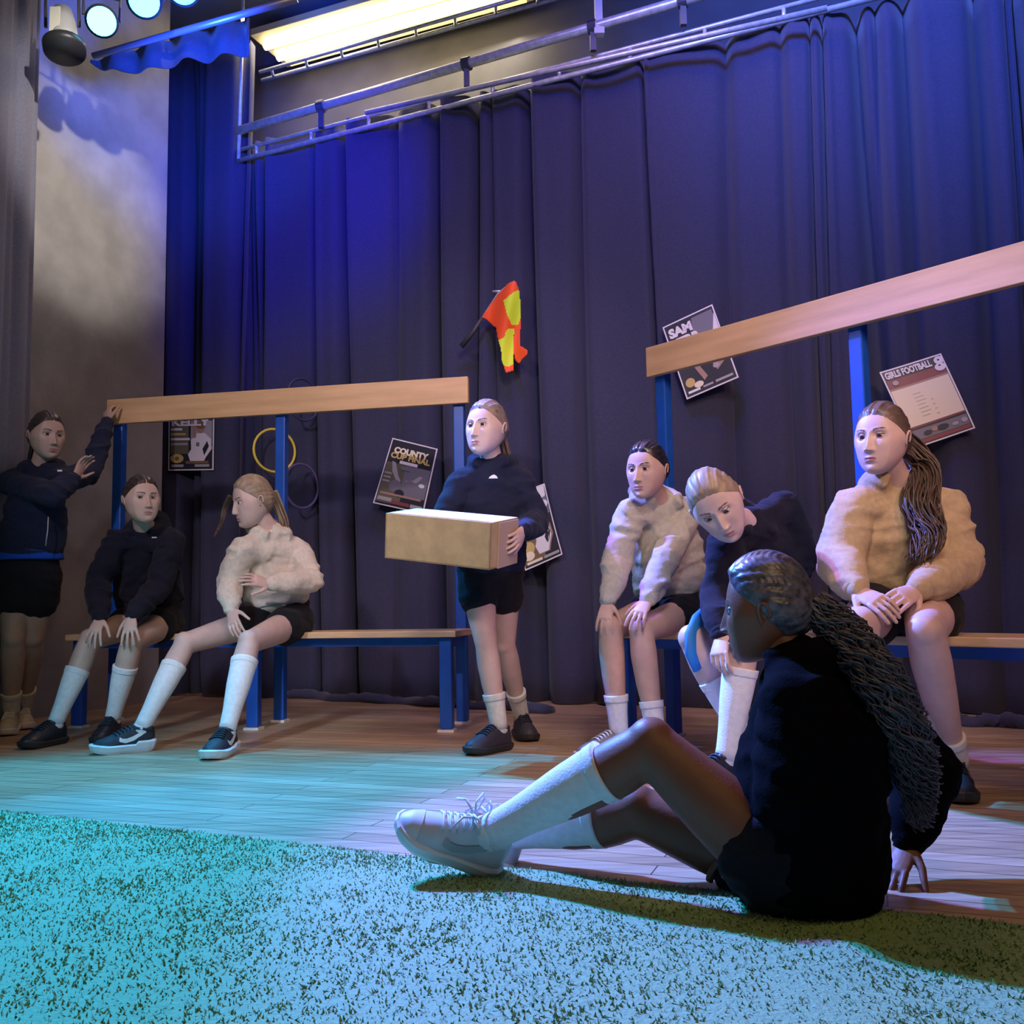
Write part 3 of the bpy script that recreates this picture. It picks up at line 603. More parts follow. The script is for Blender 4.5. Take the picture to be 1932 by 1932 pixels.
def hair_cap(c, f, u, H, style='back', th=.030, groove=.006, seed=1):
    R = np.array(head_axes(f, u)); c = np.array(c); d, fs = ico(5); P = skull(d)
    x, y, z = P[:, 0], P[:, 1], P[:, 2]; yl = np.interp(z, YL_Z, YL_Y); sgn = yl-y+.02*np.abs(x)*0
    hl = .015*np.array([noise.noise(V((p[0]*9, p[2]*9, seed))) for p in P]); mk = ss(-.02, .02, sgn+hl)
    # strands run back to the knot
    a = np.arctan2(x, (z-.02)+1e-6); n2 = np.array([noise.noise(V((p[0]*4+seed, p[1]*2, p[2]*4))) for p in P])
    if style == 'braid': gr = np.abs(np.sin(a*11+2.5*n2))*.014+np.abs(np.sin(y*55+6*np.sin(a*5)))*.008+.008*n2
    else: gr = groove*(np.sin(a*46+6*n2)*.5+np.sin(a*21+3*n2))*.8+.006*n2
    if style == 'back': gr -= .016*np.exp(-(x/.018)**2)*ss(.05, .3, z)*ss(-.1, .1, y)
    off = (.010+(th-.010+gr)*ss(0, .20, sgn))*mk-.05*(1-mk); nn = d/np.linalg.norm(d, axis=1)[:, None]; Q = P+nn*off[:, None]; Q[:, 1] -= .012*mk
    mb = MB(); keep = [t for t in fs if mk[list(t)].max() > .02]
    mb.v.append(Q@R.T*H+c); mb.f.extend(keep); mb.m.extend([0]*len(keep)); mb.n = len(Q); return mb
def strands(pts, rad, n, r, seed=0, curl=0.0, cf=30, mb=None, k=5, samp=28):
    """bundle of hair strands following a path; rad = bundle radius list"""
    rnd = random.Random(seed); mb = mb or MB(); pts = [V(p) for p in pts]; m_ = len(pts); T = np.linspace(0, 1, samp)
    P = np.array([tuple(p) for p in pts]); tt = np.linspace(0, 1, m_)
    def ev(t):
        i = min(int(t*(m_-1)), m_-2); q = t*(m_-1)-i; p0, p1, p2, p3 = P[max(i-1, 0)], P[i], P[i+1], P[min(i+2, m_-1)]
        return .5*((2*p1)+(-p0+p2)*q+(2*p0-5*p1+4*p2-p3)*q*q+(-p0+3*p1-3*p2+p3)*q**3)
    cen = [ev(t) for t in T]; rr = np.interp(T, tt, rad)
    for s in range(n):
        a = rnd.uniform(0, 6.283); q = math.sqrt(rnd.random()); ph = rnd.uniform(0, 6.28); cf_ = cf*rnd.uniform(.7, 1.35); cu_ = curl*rnd.uniform(.5, 1.5); end = rnd.uniform(.82, 1.0); out = []
        for i, t in enumerate(T):
            tg = V(cen[min(i+1, samp-1)]-cen[max(i-1, 0)]).normalized(); e1 = tg.cross(V((.3, .9, .2))).normalized(); e2 = tg.cross(e1)
            aa = a+.8*math.sin(2*t+ph); o_ = (e1*math.cos(aa)+e2*math.sin(aa))*(rr[i]*q)
            o_ += (e1*math.sin(cf_*t+ph)+e2*math.cos(cf_*t+ph))*cu_*min(1, t*4); out.append(V(cen[i])+o_)
            if t > end: break
        L_ = len(out); mb.tube(out, [r*(1-.6*(i/(L_-1))**3) for i in range(L_)], k)
    return mb
def hand(mb, wrist, tip, pn, side, k=1.0, curl=(.25, .35, .3), spread=.10, thumb=.75, L=.165):
    """side +1: thumb on the +lateral side (dir x palmnormal)"""
    w = V(wrist); d = (V(tip)-w).normalized(); pn = V(pn); pn = (pn-d*pn.dot(d)).normalized(); lat = d.cross(pn).normalized()*side
    pl = .078*k; mb.bone(w-d*.02*k, w+d*pl*.92, [(0, .021*k, .018*k), (.3, .027*k, .015*k), (.8, .034*k, .013*k), (1, .033*k, .011*k)], lat=lat)
    fl = [.97, 1.06, 1.0, .80]
    for i in range(4):
        off = (1.5-i)/1.5*.027*k; b = w+d*(pl*(.98-.05*abs(i-1.2)))+lat*off; dd = (d+lat*spread*(1.5-i)/1.5).normalized(); seg = [.036, .023, .018]; rr = [.0082, .0074, .0066]; ang = 0
        for j in range(3):
            ang += curl[j]*(1+.12*(i-1)); dv_ = (dd*math.cos(ang)+pn*math.sin(ang)).normalized(); e = b+dv_*seg[j]*fl[i]*k
            mb.bone(b, e, [(0, rr[j]*k), (1, rr[j]*.93*k)], k=10); b = e
    b = w+d*.016*k+lat*.024*k+pn*.004*k; a1 = (d*math.cos(thumb)+lat*math.sin(thumb)+pn*.25).normalized(); e = b+a1*.036*k; mb.bone(b, e, [(0, .0125*k), (1, .0095*k)], k=10)
    a2 = (d*math.cos(thumb*.6)+lat*math.sin(thumb*.6)+pn*.35).normalized(); e2 = e+a2*.028*k; mb.bone(e, e2, [(0, .0092*k), (1, .0078*k)], k=10); mb.bone(e2, e2+(a2+pn*.2).normalized()*.02*k, [(0, .0078*k), (1, .0068*k)], k=10)
def skin_mats(name, col, lip, brow, iris=(.03, .02, .015)):
    return [mat('skin_'+name, col, .5, .06, 22, .06, 160), mat('lips_'+name, lip, .4), mat('brow_'+name, brow, .8), mat('eye_white', (.55, .53, .52), .25), mat('iris_'+name, iris, .15)]
def shoe(parent, ankle, toe, upv, L, m_up, m_sole, m_lace, swoosh=None, sole_t=.028, label=None, bow=False, m_toe=None, m_collar=None, chunky=1.0, both=True, ht=.108):
    """ankle joint; toe: point the toe cap reaches; upv: up vector of the foot"""
    a = V(ankle); x = (V(toe)-a); u = V(upv).normalized(); x = (x-u*x.dot(u)).normalized(); y = u.cross(x)
    hz = .088; o = a-u*hz-x*.055*(L/.25)                 # heel, sole level
    xs = np.array([0, .04, .12, .28, .45, .62, .78, .90, .97, 1.0]); hw = np.array([.014, .031, .038, .039, .041, .048, .049, .038, .021, .004])*(L/.25)
    hh = np.array([.080, .100, ht, ht+.008, .100, .080, .066, .056, .044, .030])
    def prof(t): return np.interp(t, xs, hw), np.interp(t, xs, hh)
    def pt(t, ang, g=0):  # ang 0..pi over the top from right to left
        w_, h_ = prof(t); w_ = w_+g; h_ = h_-sole_t*.6+g; ca, sa = math.cos(ang), math.sin(ang)
        yy = w_*np.sign(ca)*abs(ca)**.75*(1-.25*max(0, sa)**2); zz = h_*abs(sa)**.8
        return o+x*(t*L)+y*yy+u*(sole_t*.6+zz)
    up_ = MB(); rings = []
    for t in np.linspace(0.0, 1.0, 22):
        tq = t; ring = [pt(tq, q) for q in np.linspace(0, math.pi, 15)]; w_, _ = prof(tq)
        ring += [o+x*(tq*L)+y*(w_*.8*s)+u*sole_t*.5 for s in (-.5, .5)]; rings.append(ring)
    up_.rings(rings); s_ = obj('shoe', up_, m_up, parent, True, label)
    # collar opening + padded collar
    cm = MB(); cpts = [o+x*(L*(.20+.15*math.cos(q)))+y*(.026*math.sin(q)*(L/.25))+u*(ht-.014+.006*math.cos(q+.5)) for q in np.linspace(0, 2*math.pi, 17)]; cm.tube(cpts, .0115, 8); obj('collar', cm, m_collar or m_up, s_, True)
    sm = MB(); rr = []; ring_lv = [(0.0, -.003), (.3, .002), (.85, .004*chunky), (1.0, 0)]
    T = list(np.linspace(0, 1, 26)); outl = [(t, 1) for t in T]+[(t, -1) for t in T[::-1]]
    for lv, g in ring_lv:
        ring = []
        for t, sg in outl:
            w_, _ = prof(t); tt_ = t; wob = .006*math.sin(t*9) if chunky > 1 else 0; z_ = sole_t*lv*(1+ (.35 if t < .3 and chunky > 1 else 0)); rock = .010*max(0, t-.75)**1.0/.25+.004*max(0, .1-t)/.1
            ring.append(o+x*(tt_*L+(g if t > .5 else -g)*(1 if abs(t-.5) > .45 else 0))+y*((w_+.004+g)*sg)+u*(z_+rock))
        rr.append(ring)
    sm.rings(rr); obj('sole', sm, m_sole, s_, False)
    lm = MB(); nl_ = 5
    for i in range(nl_):
        t = .40+.055*i; pts = [pt(t+(.02 if q > 1.57 else 0), q, .003) for q in np.linspace(.95, math.pi-.95, 7)]; lm.tube(pts, .0028, 6)
        pts = [pt(t+.05*(k_/6), .95+(math.pi-1.9)*(k_/6), .0045) for k_ in range(7)]; lm.tube(pts, .0024, 6)
    if bow:
        b0 = pt(.40, math.pi/2, .008)
        for sg in (-1, 1):
            lp = [b0, b0+y*.02*sg+u*.018+x*.01, b0+y*.045*sg+u*.03, b0+y*.05*sg+u*.015-x*.01, b0+y*.02*sg+u*.004, b0]; lm.tube(lp, .003, 6)
            lm.tube([b0, b0+y*.03*sg+u*.01+x*.03, b0+y*.05*sg-u*.012+x*.045], .0028, 6)
    obj('laces', lm, m_lace, s_, True)
    if m_toe:
        tm = MB(); rg = []
        for t in np.linspace(.80, 1.0, 8): rg.append([pt(t, q, .0018) for q in np.linspace(0.02, math.pi-.02, 15)])
        tm.rings(rg, closed=False); tm2 = MB(); rg = [[pt(t, q, .0022) for q in np.linspace(0.0, 1.1, 6)] for t in np.linspace(.42, .66, 6)]; tm.rings(rg, closed=False) if False else None
        obj('toe_overlay', tm, m_toe, s_, True)
    if swoosh:
        top = [(.10, .80), (.24, .56), (.36, .44), (.46, .40), (.53, .48), (.57, .66)]; bot = [(.10, .80), (.22, .42), (.34, .24), (.48, .18), (.58, .34), (.57, .66)]
        km = MB()
        for sg in ((-1, 1) if both else (1,)):
            vs = []; fs = []
            def sp(t, zf):
                q = zf*1.0; ang = q if sg > 0 else math.pi-q; return pt(t, ang, .0028)
            n_ = 18; tp = [(np.interp(s, np.linspace(0, 1, 6), [p[0] for p in top]), np.interp(s, np.linspace(0, 1, 6), [p[1] for p in top])) for s in np.linspace(0, 1, n_)]
            bt = [(np.interp(s, np.linspace(0, 1, 6), [p[0] for p in bot]), np.interp(s, np.linspace(0, 1, 6), [p[1] for p in bot])) for s in np.linspace(0, 1, n_)]
            for (t1_, z1_), (t2_, z2_) in zip(tp, bt): vs += [sp(t1_, z1_), sp(t2_, z2_)]
            for i in range(n_-1): fs.append((2*i, 2*i+1, 2*i+3, 2*i+2))
            km.add(vs, fs)
        obj('logo', km, swoosh, s_)
    return s_
def sockp(parent, K, A, t0, m_, thick=.004, label=None, legr=1.0, cuff=True, rig=0):
    K, A = V(K), V(A); mb = MB(); ax_ = (A-K); kk = legr
    base = [(0, .048, .050), (.22, .052, .057), (.5, .046, .050), (.78, .034, .037), (.95, .031, .034), (1.0, .032, .036)]
    ts = [b[0] for b in base]; pr = []
    for t in np.linspace(t0, 1.0, 12): pr.append(((t-t0)/(1-t0), np.interp(t, ts, [b[1] for b in base])*kk+thick, np.interp(t, ts, [b[2] for b in base])*kk+thick))
    mb.bone(K+ax_*t0, A, pr, lat=parent['_lat'] if '_lat' in parent else None, k=28, caps=False)
    if cuff:
        q = pr[0]; c0 = K+ax_*t0; u_ = ax_.normalized(); mb.bone(c0-u_*.004, c0+u_*.022, [(0, q[1]+.0025, q[2]+.0025), (1, pr[1][1]+.002, pr[1][2]+.002)], lat=parent['_lat'] if '_lat' in parent else None, k=28, caps=False)
    mb.ball(A, (.0355*kk+thick*.5,)*3, k=18)
    me = mb.mesh('sock'); return obj('sock', me, m_, parent, True, label)
def person(spec):
    S = spec; J = {k: (W(*v) if isinstance(v, tuple) and len(v) == 3 and not isinstance(v, V) else v) for k, v in S['j'].items()}
    for k, v in S.get('fix', {}).items(): J[k] = v(J)
    k = S.get('k', 1.0); feet = [J[q] for q in ('la', 'ra') if q in J]; g = V((J['P'].x, J['P'].y, 0))
    root = thing('person', S['label'], 'person', g); lat = (J['rs']-J['ls']); lat = V((lat.x, lat.y, 0)).normalized(); root['_lat'] = list(lat)
    sm = skin_mats(*S['skin']); H = S['H']; hc = J['head']; hf, hu = V(S['hf']).normalized(), V(S['hu'])
    RA = head_axes(hf, hu)
    # ---- body
    b = MB(); nb_ = J['neck']; b.bone(nb_, hc+RA@V((0, -.06, -.22))*H, [(0, .056*k), (.5, .047*k), (1, .046*k)])
    b.bone(J['P'], J['C'], [(0, .13*k, .09*k), (1, .13*k, .085*k)], lat=lat); b.bone(J['C'], nb_, [(0, .13*k, .085*k), (1, .055*k, .05*k)], lat=lat)
    for s in 'lr':
        hd = S.get('hand_'+s); hip, kn, an = J[s+'h'], J[s+'k'], J[s+'a']; lk = S.get('leg', 1.0)*k
        b.bone(hip, kn, [(0, .076*lk, .078*lk), (.5, .066*lk, .068*lk), (.85, .054*lk, .056*lk), (1, .050*lk, .052*lk)], lat=lat)
        b.bone(kn, an, [(0, .048*lk, .050*lk), (.22, .052*lk, .057*lk, -.006), (.5, .046*lk, .050*lk, -.006), (.78, .034*lk, .037*lk), (1, .031*lk, .034*lk)], lat=lat)
        kd = ((kn-hip).normalized()+(kn-an).normalized()); 
        if kd.length > .3: b.ball(kn+kd.normalized()*.010*lk, .047*lk)
        b.bone(an, V(S['toe_'+s]) if not isinstance(S['toe_'+s], tuple) else W(*S['toe_'+s]), [(0, .031*k), (.0, .031*k), (.4, .020*k), (.41, .003*k), (1, .003*k)]) if False else None
        tpv = V(S['toe_'+s]) if not isinstance(S['toe_'+s], tuple) else W(*S['toe_'+s]); b.bone(an, an+(tpv-an).normalized()*.085, [(0, .030*k), (1, .018*k)])
        sh, el, wr = J[s+'s'], J[s+'e'], J[s+'w']; b.bone(sh, el, [(0, .045*k), (1, .035*k)]); b.bone(el, wr, [(0, .035*k), (.3, .036*k), (1, .022*k)])
    me = remesh(b, .0065, 5); body = MB(); join_into(body, me)
    hm = MB()
    for s in 'lr':
        if S.get('hand_'+s): h_ = dict(S['hand_'+s]); h_['tip'] = W(*h_['tip']) if isinstance(h_['tip'], tuple) else h_['tip']; hand(hm, J[s+'w'], h_['tip'], h_['pn'], h_['side'], S.get('hk', .95)*k, h_.get('curl', (.25, .35, .3)), h_.get('spread', .1), h_.get('thumb', .75))
    if hm.n: join_into(body, remesh(hm, .0026, 3))
    hd_ = build_head(hc, hf, hu, H, sm, S.get('gaze', (0, 1, 0))); arr = hd_.arr(); n0 = body.n; body.v.append(arr); body.f.extend([tuple(i+n0 for i in t) for t in hd_.f]); body.m.extend(hd_.m); body.n += len(arr)
    obj('body', body, sm, root, True)
    # ---- hair
    hair = hair_cap(hc, hf, hu, H, S.get('hair_style', 'back'), S.get('hair_th', .030), seed=S.get('seed', 1)); obj('hair', hair, S['hair'], root, True)
    kn_ = hc+RA@V((0, -.44, S.get('knot', .10)))*H
    if S.get('pony'):
        pts = [kn_]+[W(*p) for p in S['pony']]; mb = strands(pts, S['pony_r'], S.get('pony_n', 40), S.get('pony_t', .005), S.get('seed', 1), S.get('curl', 0), S.get('cf', 30), samp=S.get('samp', 28)); obj('ponytail', mb, S['hair'], root, True)
    if S.get('bun'): mb = MB().ball(kn_, (.028, .028, .028)); strands([kn_, kn_+V((0, 0, -.06))], [.02, .006], 10, .004, mb=mb); obj('bun', mb, S['hair'], root, True)
    if S.get('tie'): t_ = MB().tube([kn_+(V(q)*.018) for q in ((1, 0, 0), (0, 1, 0), (-1, 0, 0), (0, -1, 0), (1, 0, 0))], .006, 8)
    # ---- top
    T = MB(); tw = S.get('tw', (.175, .165, .125)); td = S.get('td', (.125, .12, .10)); P_, C_, N_ = J['P'], J['C'], nb_; hem = J.get('hem', P_)
    T.bone(hem, C_, [(0, tw[0]*k, td[0]*k), (.12, tw[0]*1.04*k, td[0]*1.05*k), (.6, tw[1]*1.03*k, td[1]*k), (1, tw[1]*k, td[1]*k)], lat=lat, k=32, caps=False)
    T.bone(C_, N_, [(0, tw[1]*k, td[1]*k), (.45, tw[2]*k, td[2]*k), (.8, .085*k, .075*k), (1, .068*k, .064*k)], lat=lat, k=32)
    for q_ in 'lr': T.bone(N_-V((0, 0, .015)), J[q_+'s']+V((0, 0, .004)), [(0, .055*k), (.5, .056*k), (1, .058*k)])
    T.bone(J['ls'], J['rs'], [(0, .062*k), (.5, .06*k), (1, .062*k)])
    for s in 'lr':
        sl = S.get('sl', (.066, .062, .056, .046)); q0, q1, q2 = J[s+'s'], J[s+'e'], J[s+'w']; dw = (q2-q1).normalized(); q2 = q2-dw*S.get('cuffback', .012)
        T.bone(q0, q1, [(0, sl[0]*k), (.6, sl[1]*k*1.04), (1, sl[1]*k)]); T.bone(q1, q2, [(0, sl[1]*k), (.5, sl[2]*k), (.82, sl[3]*k*1.05), (.9, .034*k), (1, .032*k)])
    if S.get('hood', True):
        fwd_t = lat.cross((C_-P_).normalized()).normalized()
        if 'bodyf' in S: fwd_t = V(S['bodyf']).normalized()
        rad = .082*k; pts = []; rs_ = []
        hq = S.get('hoodq', 2.55)
        for q in np.linspace(-hq, hq, 15):
            bk = (1-abs(q)/hq); pts.append(N_+lat*(rad*math.sin(q))-fwd_t*(rad*math.cos(q))*1.0+V((0, 0, .004+.018*bk)) - fwd_t*.028*bk); rs_.append((.026+.022*bk)*k)
        T.tube(pts, rs_, 12)
    top = remesh(T, .0075, 5); wrinkle(top, S.get('wamp', .011), S.get('wsc', 6), S.get('seed', 1)*3.1, (1, 1, 1.9)); wrinkle(top, .0030, 15, S.get('seed', 1)*5.3, (1, 1, 2.2))
    ob = obj(S.get('topname', 'hoodie'), top, S['top'], root, True)
    # ribbed hem and cuffs as sub-parts
    ax_ = (C_-hem).normalized(); hb = MB().bone(hem-ax_*.030, hem+ax_*.012, [(0, tw[0]*k*.97, td[0]*k*.97), (.5, tw[0]*k*1.01, td[0]*k*1.01), (1, tw[0]*k*1.0, td[0]*k*1.0)], lat=lat, k=40, caps=False); obj('hem_band', hb, S['top'], ob, True)
    for s in 'lr':
        q1, q2 = J[s+'e'], J[s+'w']; dw = (q2-q1).normalized(); cb = MB().bone(q2-dw*.060, q2-dw*.004, [(0, .034*k), (.3, .0375*k), (1, .0335*k)], k=24, caps=False); obj('cuff', cb, S['top'], ob, True)
    # ---- shorts
    if S.get('shorts'):
        Q = MB(); lk = S.get('leg', 1.0)*k
        Q.bone(P_, P_+(C_-P_)*.35, [(0, .155*k, .115*k), (1, .14*k, .10*k)], lat=lat)
        for s in 'lr':
            a_, c_ = J[s+'h'], J[s+'k']; e_ = a_.lerp(c_, S.get('shorts_t', .42)); Q.bone(a_, e_, [(0, .090*lk, .094*lk), (.7, .088*lk, .090*lk), (1, .092*lk, .094*lk)], lat=lat, caps=True)
        sh_ = remesh(Q, .008, 4); wrinkle(sh_, .006, 10, 4.0+S.get('seed', 1)); obj('shorts', sh_, S['shorts'], root, True)
    # ---- socks and shoes
    for s in 'lr':
        if 'sock' in S: sockp(root, J[s+'k'], J[s+'a'], S['sock_t'][0 if s == 'l' else 1], S['sock'], legr=S.get('leg', 1.0)*k, thick=S.get('sock_thick', .004))
        tp = S['toe_'+s]; tp = W(*tp) if isinstance(tp, tuple) else tp; sp_ = S['shoe']; shoe(root, J[s+'a'], tp, S.get('fup_'+s, (0, 0, 1)), sp_.get('L', .235), sp_['up'], sp_['sole'], sp_['lace'], sp_.get('swoosh'), sp_.get('st', .028), bow=sp_.get('bow', False), m_toe=sp_.get('toe'), chunky=sp_.get('chunky', 1), ht=sp_.get('ht', .108))
    del root['_lat']
    return root, J, ob
PALE = ((.62, .43, .37), (.45, .20, .19), (.16, .10, .07))
TANNED = ((.50, .32, .24), (.36, .16, .14), (.08, .05, .04))
def cloth(name, c, **kw): return mat(name, c, .9, .07, 60, .25, 260, sheen=.05, spec=.15, **kw)
white_sock = mat('white_sock', (.80, .80, .80), .9, .05, 60, .2, 200)
rub_white = mat('rubber_white', (.75, .76, .78), .5); rub_black = mat('rubber_sole_black', (.02, .02, .022), .6)
blk_lea = mat('black_leather', (.018, .020, .028), .35, .2, 15, .1, 60); blk_mesh = mat('black_knit', (.02, .026, .04), .6, .2, 60, .3, 200)
logo_w = mat('logo_white', (.85, .85, .86), .4)
black_short = cloth('black_shorts', (.012, .012, .016))
def ankle_on_floor(px, py, h=.088): return F(px, py, h)
# ------------------------------------------------------------------ the eight girls
shoe_black = dict(up=blk_lea, sole=rub_black, lace=blk_mesh, L=.24)
shoe_run = dict(up=blk_mesh, sole=rub_white, lace=blk_mesh, swoosh=logo_w, L=.25, st=.034, chunky=1.6)
fair_hair = mat('hair_light_brown', (.30, .22, .15), .45, .25, 40, stretch=(1, 1, .3)); brown_hair = mat('hair_brown', (.10, .065, .045), .42, .3, 40)
dark_hair = mat('hair_dark', (.040, .028, .024), .38, .3, 40); black_hair = mat('hair_black', (.018, .016, .018), .30, .3, 40)
pale_sock = mat('ankle_sock', (.66, .62, .50), .9, .08, 50, .2, 200)
navy = cloth('navy_fleece', (.016, .020, .045)); blackc = cloth('black_fleece', (.012, .012, .022))
# 1 standing at the far left, hand on the beam
R1, J1, O1 = person(dict(label='person in dark zip jacket and shorts standing at far left, hand gripping the left beam', k=.95, H=.238, seed=1,
    j=dict(head=(88, 822, 4.6), neck=(76, 886, 4.64), C=(68, 960, 4.62), P=(55, 1078, 4.66), hem=(58, 1035, 4.65), ls=(20, 910, 4.62), rs=(114, 908, 4.62), le=(98, 934, 4.40), lw=(143, 900, 4.52), re=(170, 892, 4.85), rw=(204, 792, 5.02),
           lh=(33, 1085, 4.66), rh=(78, 1085, 4.66), lk=(24, 1205, 4.62), rk=(62, 1202, 4.72), la=F(20, 1347, .088), ra=F(44, 1338, .088)),
    hf=(.76, -.65, -.10), hu=(0, 0, 1), gaze=(.1, 1, 0), skin=('tan1', (.46, .30, .23), (.38, .18, .16), (.07, .045, .035)), hair=dark_hair, pony=[(62, 880, 4.72), (70, 905, 4.7)], pony_r=[.02, .025, .015], pony_n=24,
    hand_l=dict(tip=(162, 862, 4.58), pn=(.4, -.2, -.2), side=1), hand_r=dict(tip=(200, 752, 5.10), pn=(.5, .6, -.5), side=-1, curl=(.6, .7, .5)),
    top=navy, topname='jacket', hood=True, wamp=.010, tw=(.16, .155, .12), shorts=black_short, shorts_t=.40, leg=1.12, sock=pale_sock, sock_t=(.72, .72), sock_thick=.007,
    toe_l=F(2, 1396), toe_r=F(52, 1385), shoe=dict(up=mat('cream_leather', (.62, .56, .42), .5, .1, 12), sole=rub_white, lace=logo_w, L=.24)))
obj('undershirt', MB().bone(J1['hem']+V((0, 0, -.055)), J1['hem']+V((0, 0, .01)), [(0, .158, .118), (1, .150, .110)], lat=V((1, 0, 0)), k=32, caps=False), cloth('blue_shirt', (.012, .07, .42)), R1, True)
obj('chest_logo', MB().box(W(113, 888, 4.49), (.022, .004, .008)), logo_w, O1)
obj('zip', MB().tube([W(91, 975, 4.49), W(90, 1000, 4.49), W(86, 1030, 4.50)], .003, 6), steel, O1, True)
# 2 seated at the left end of the left bench, hands on knees
R2, J2, O2 = person(dict(label='person in black hoodie and long white socks seated, hands on knees, beneath the left beam', k=.98, H=.238, seed=2,
    j=dict(head=(267, 943, 4.50), neck=(274, 1003, 4.62), C=(276, 1070, 4.74), P=(284, 1160, 4.86), hem=(282, 1135, 4.82), ls=(222, 1020, 4.62), rs=(326, 1022, 4.62), le=(186, 1098, 4.60), lw=(188, 1168, 4.38), re=(298, 1108, 4.56), rw=(247, 1165, 4.36),
           lh=(258, 1172, 4.82), rh=(315, 1172, 4.80), lk=(170, 1207, 4.42), rk=(248, 1212, 4.38), la=F(104, 1366, .088), ra=F(212, 1358, .088)),
    hf=(.66, -.75, .02), hu=(-.02, 0, 1), gaze=(.5, .9, .1), skin=('olive2', (.55, .38, .30), (.42, .2, .18), (.06, .04, .03)), hair=dark_hair, bun=True,
    hand_l=dict(tip=(170, 1212, 4.30), pn=(0, .7, -.7), side=1, curl=(.25, .3, .2), spread=.25), hand_r=dict(tip=(243, 1216, 4.28), pn=(0, .7, -.7), side=-1, curl=(.25, .3, .2), spread=.25),
    top=blackc, wamp=.013, tw=(.17, .165, .125), shorts=black_short, shorts_t=.25, sock=white_sock, sock_t=(.37, .32), toe_l=F(34, 1417), toe_r=F(160, 1415), shoe=shoe_black))
obj('chest_logo', MB().box(W(291, 1014, 4.47), (.022, .004, .006)), mat('logo_grey', (.5, .5, .5), .5), O2)
# 3 seated beside her, cream hoodie, profile to the left
R3, J3, O3 = person(dict(label='person in cream hoodie and long white socks seated on left bench, head turned left', k=.98, H=.245, seed=3,
    j=dict(head=(476, 945, 4.50), neck=(512, 1008, 4.58), C=(516, 1065, 4.64), P=(530, 1150, 4.74), hem=(524, 1128, 4.70), ls=(456, 1040, 4.46), rs=(562, 1042, 4.66), le=(432, 1102, 4.46), lw=(436, 1152, 4.32), re=(588, 1096, 4.56), rw=(508, 1102, 4.36),
           lh=(500, 1168, 4.66), rh=(560, 1172, 4.66), lk=(350, 1214, 4.30), rk=(470, 1212, 4.15), la=F(266, 1376, .088), ra=F(428, 1380, .088)),
    hf=(-.80, -.58, -.24), hu=(-.12, -.1, 1), gaze=(0, 1, -.1), skin=('pale3', *PALE), hair=fair_hair, pony=[(535, 985, 4.62), (530, 1010, 4.66)], pony_r=[.022, .024, .012], pony_n=24,
    hand_l=dict(tip=(446, 1200, 4.24), pn=(.3, .6, -.3), side=1, curl=(.2, .3, .2)), hand_r=dict(tip=(452, 1086, 4.26), pn=(-.1, .8, -.5), side=1, curl=(.15, .3, .3)),
    top=cloth('cream_fleece', (.66, .60, .50)), wamp=.012, tw=(.165, .165, .13), td=(.125, .125, .10), shorts=black_short, shorts_t=.30, sock=white_sock, sock_t=(.28, .22),
    toe_l=F(172, 1424), toe_r=F(392, 1436), shoe=shoe_run))
strand_ = strands([W(434, 935, 4.56), W(424, 960, 4.58), W(418, 985, 4.56), W(404, 1012, 4.5)], [.010, .013, .010, .004], 22, .002, 3); obj('loose_strand', strand_, brown_hair, R3, True)
# 4 standing, carrying the box
R4, J4, O4 = person(dict(label='person in dark hoodie and shorts standing with the cardboard box', k=.93, H=.235, seed=4,
    j=dict(head=(918, 808, 3.86), neck=(928, 876, 3.92), C=(925, 955, 3.95), P=(926, 1085, 3.98), hem=(926, 1070, 3.98), ls=(872, 912, 3.90), rs=(982, 912, 3.96), le=(838, 985, 3.88), lw=(842, 1035, 3.76), re=(1012, 985, 3.96), rw=(986, 1002, 3.62),
           lh=(900, 1100, 3.95), rh=(950, 1100, 4.0), lk=(917, 1215, 3.90), rk=(952, 1215, 4.08), la=F(942, 1374, .088), ra=F(984, 1352, .088)),
    hf=(-.52, -.85, .0), hu=(.02, 0, 1), gaze=(-.1, 1, 0), skin=('pale4', *PALE), hair=mat('hair_mid4', (.20, .15, .12), .42, .3, 40), pony=[(956, 862, 3.98), (948, 880, 4.0)], pony_r=[.018, .02, .01], pony_n=20,
    hand_l=dict(tip=(800, 1060, 3.66), pn=(-.2, -.2, .9), side=1, curl=(.3, .3, .3)), hand_r=dict(tip=(952, 1052, 3.44), pn=(-.85, .45, 0), side=1, curl=(.25, .35, .3), spread=.12),
    bodyf=(-.2, -1, 0), top=navy, wamp=.010, tw=(.155, .16, .12), td=(.115, .115, .095), shorts=black_short, shorts_t=.22, sock=mat('ankle_sock_white', (.72, .70, .66), .9, .08, 50, .2, 200), sock_t=(.60, .66), sock_thick=.006,
    toe_l=F(918, 1420), toe_r=F(1000, 1400), shoe=dict(up=mat('shoe_charcoal', (.035, .03, .045), .6, .1, 30), sole=rub_black, lace=blk_mesh, L=.235)))
hb = strands([W(903, 770, 3.80), W(925, 768, 3.82), W(945, 800, 3.86), W(948, 830, 3.88)], [.002, .002, .002, .002], 3, .004, 3); obj('hairband', hb, blk_mesh, R4, True)
lg_ = W(931, 900, 3.80); obj('chest_logo', MB().rings([[lg_+V((x*.001, -.004*q, z*.001)) for x, z in ((-20, -6), (18, -6), (12, 4), (4, 9), (-4, 8), (-14, 2))] for q in (0, 1)]), logo_w, O4)
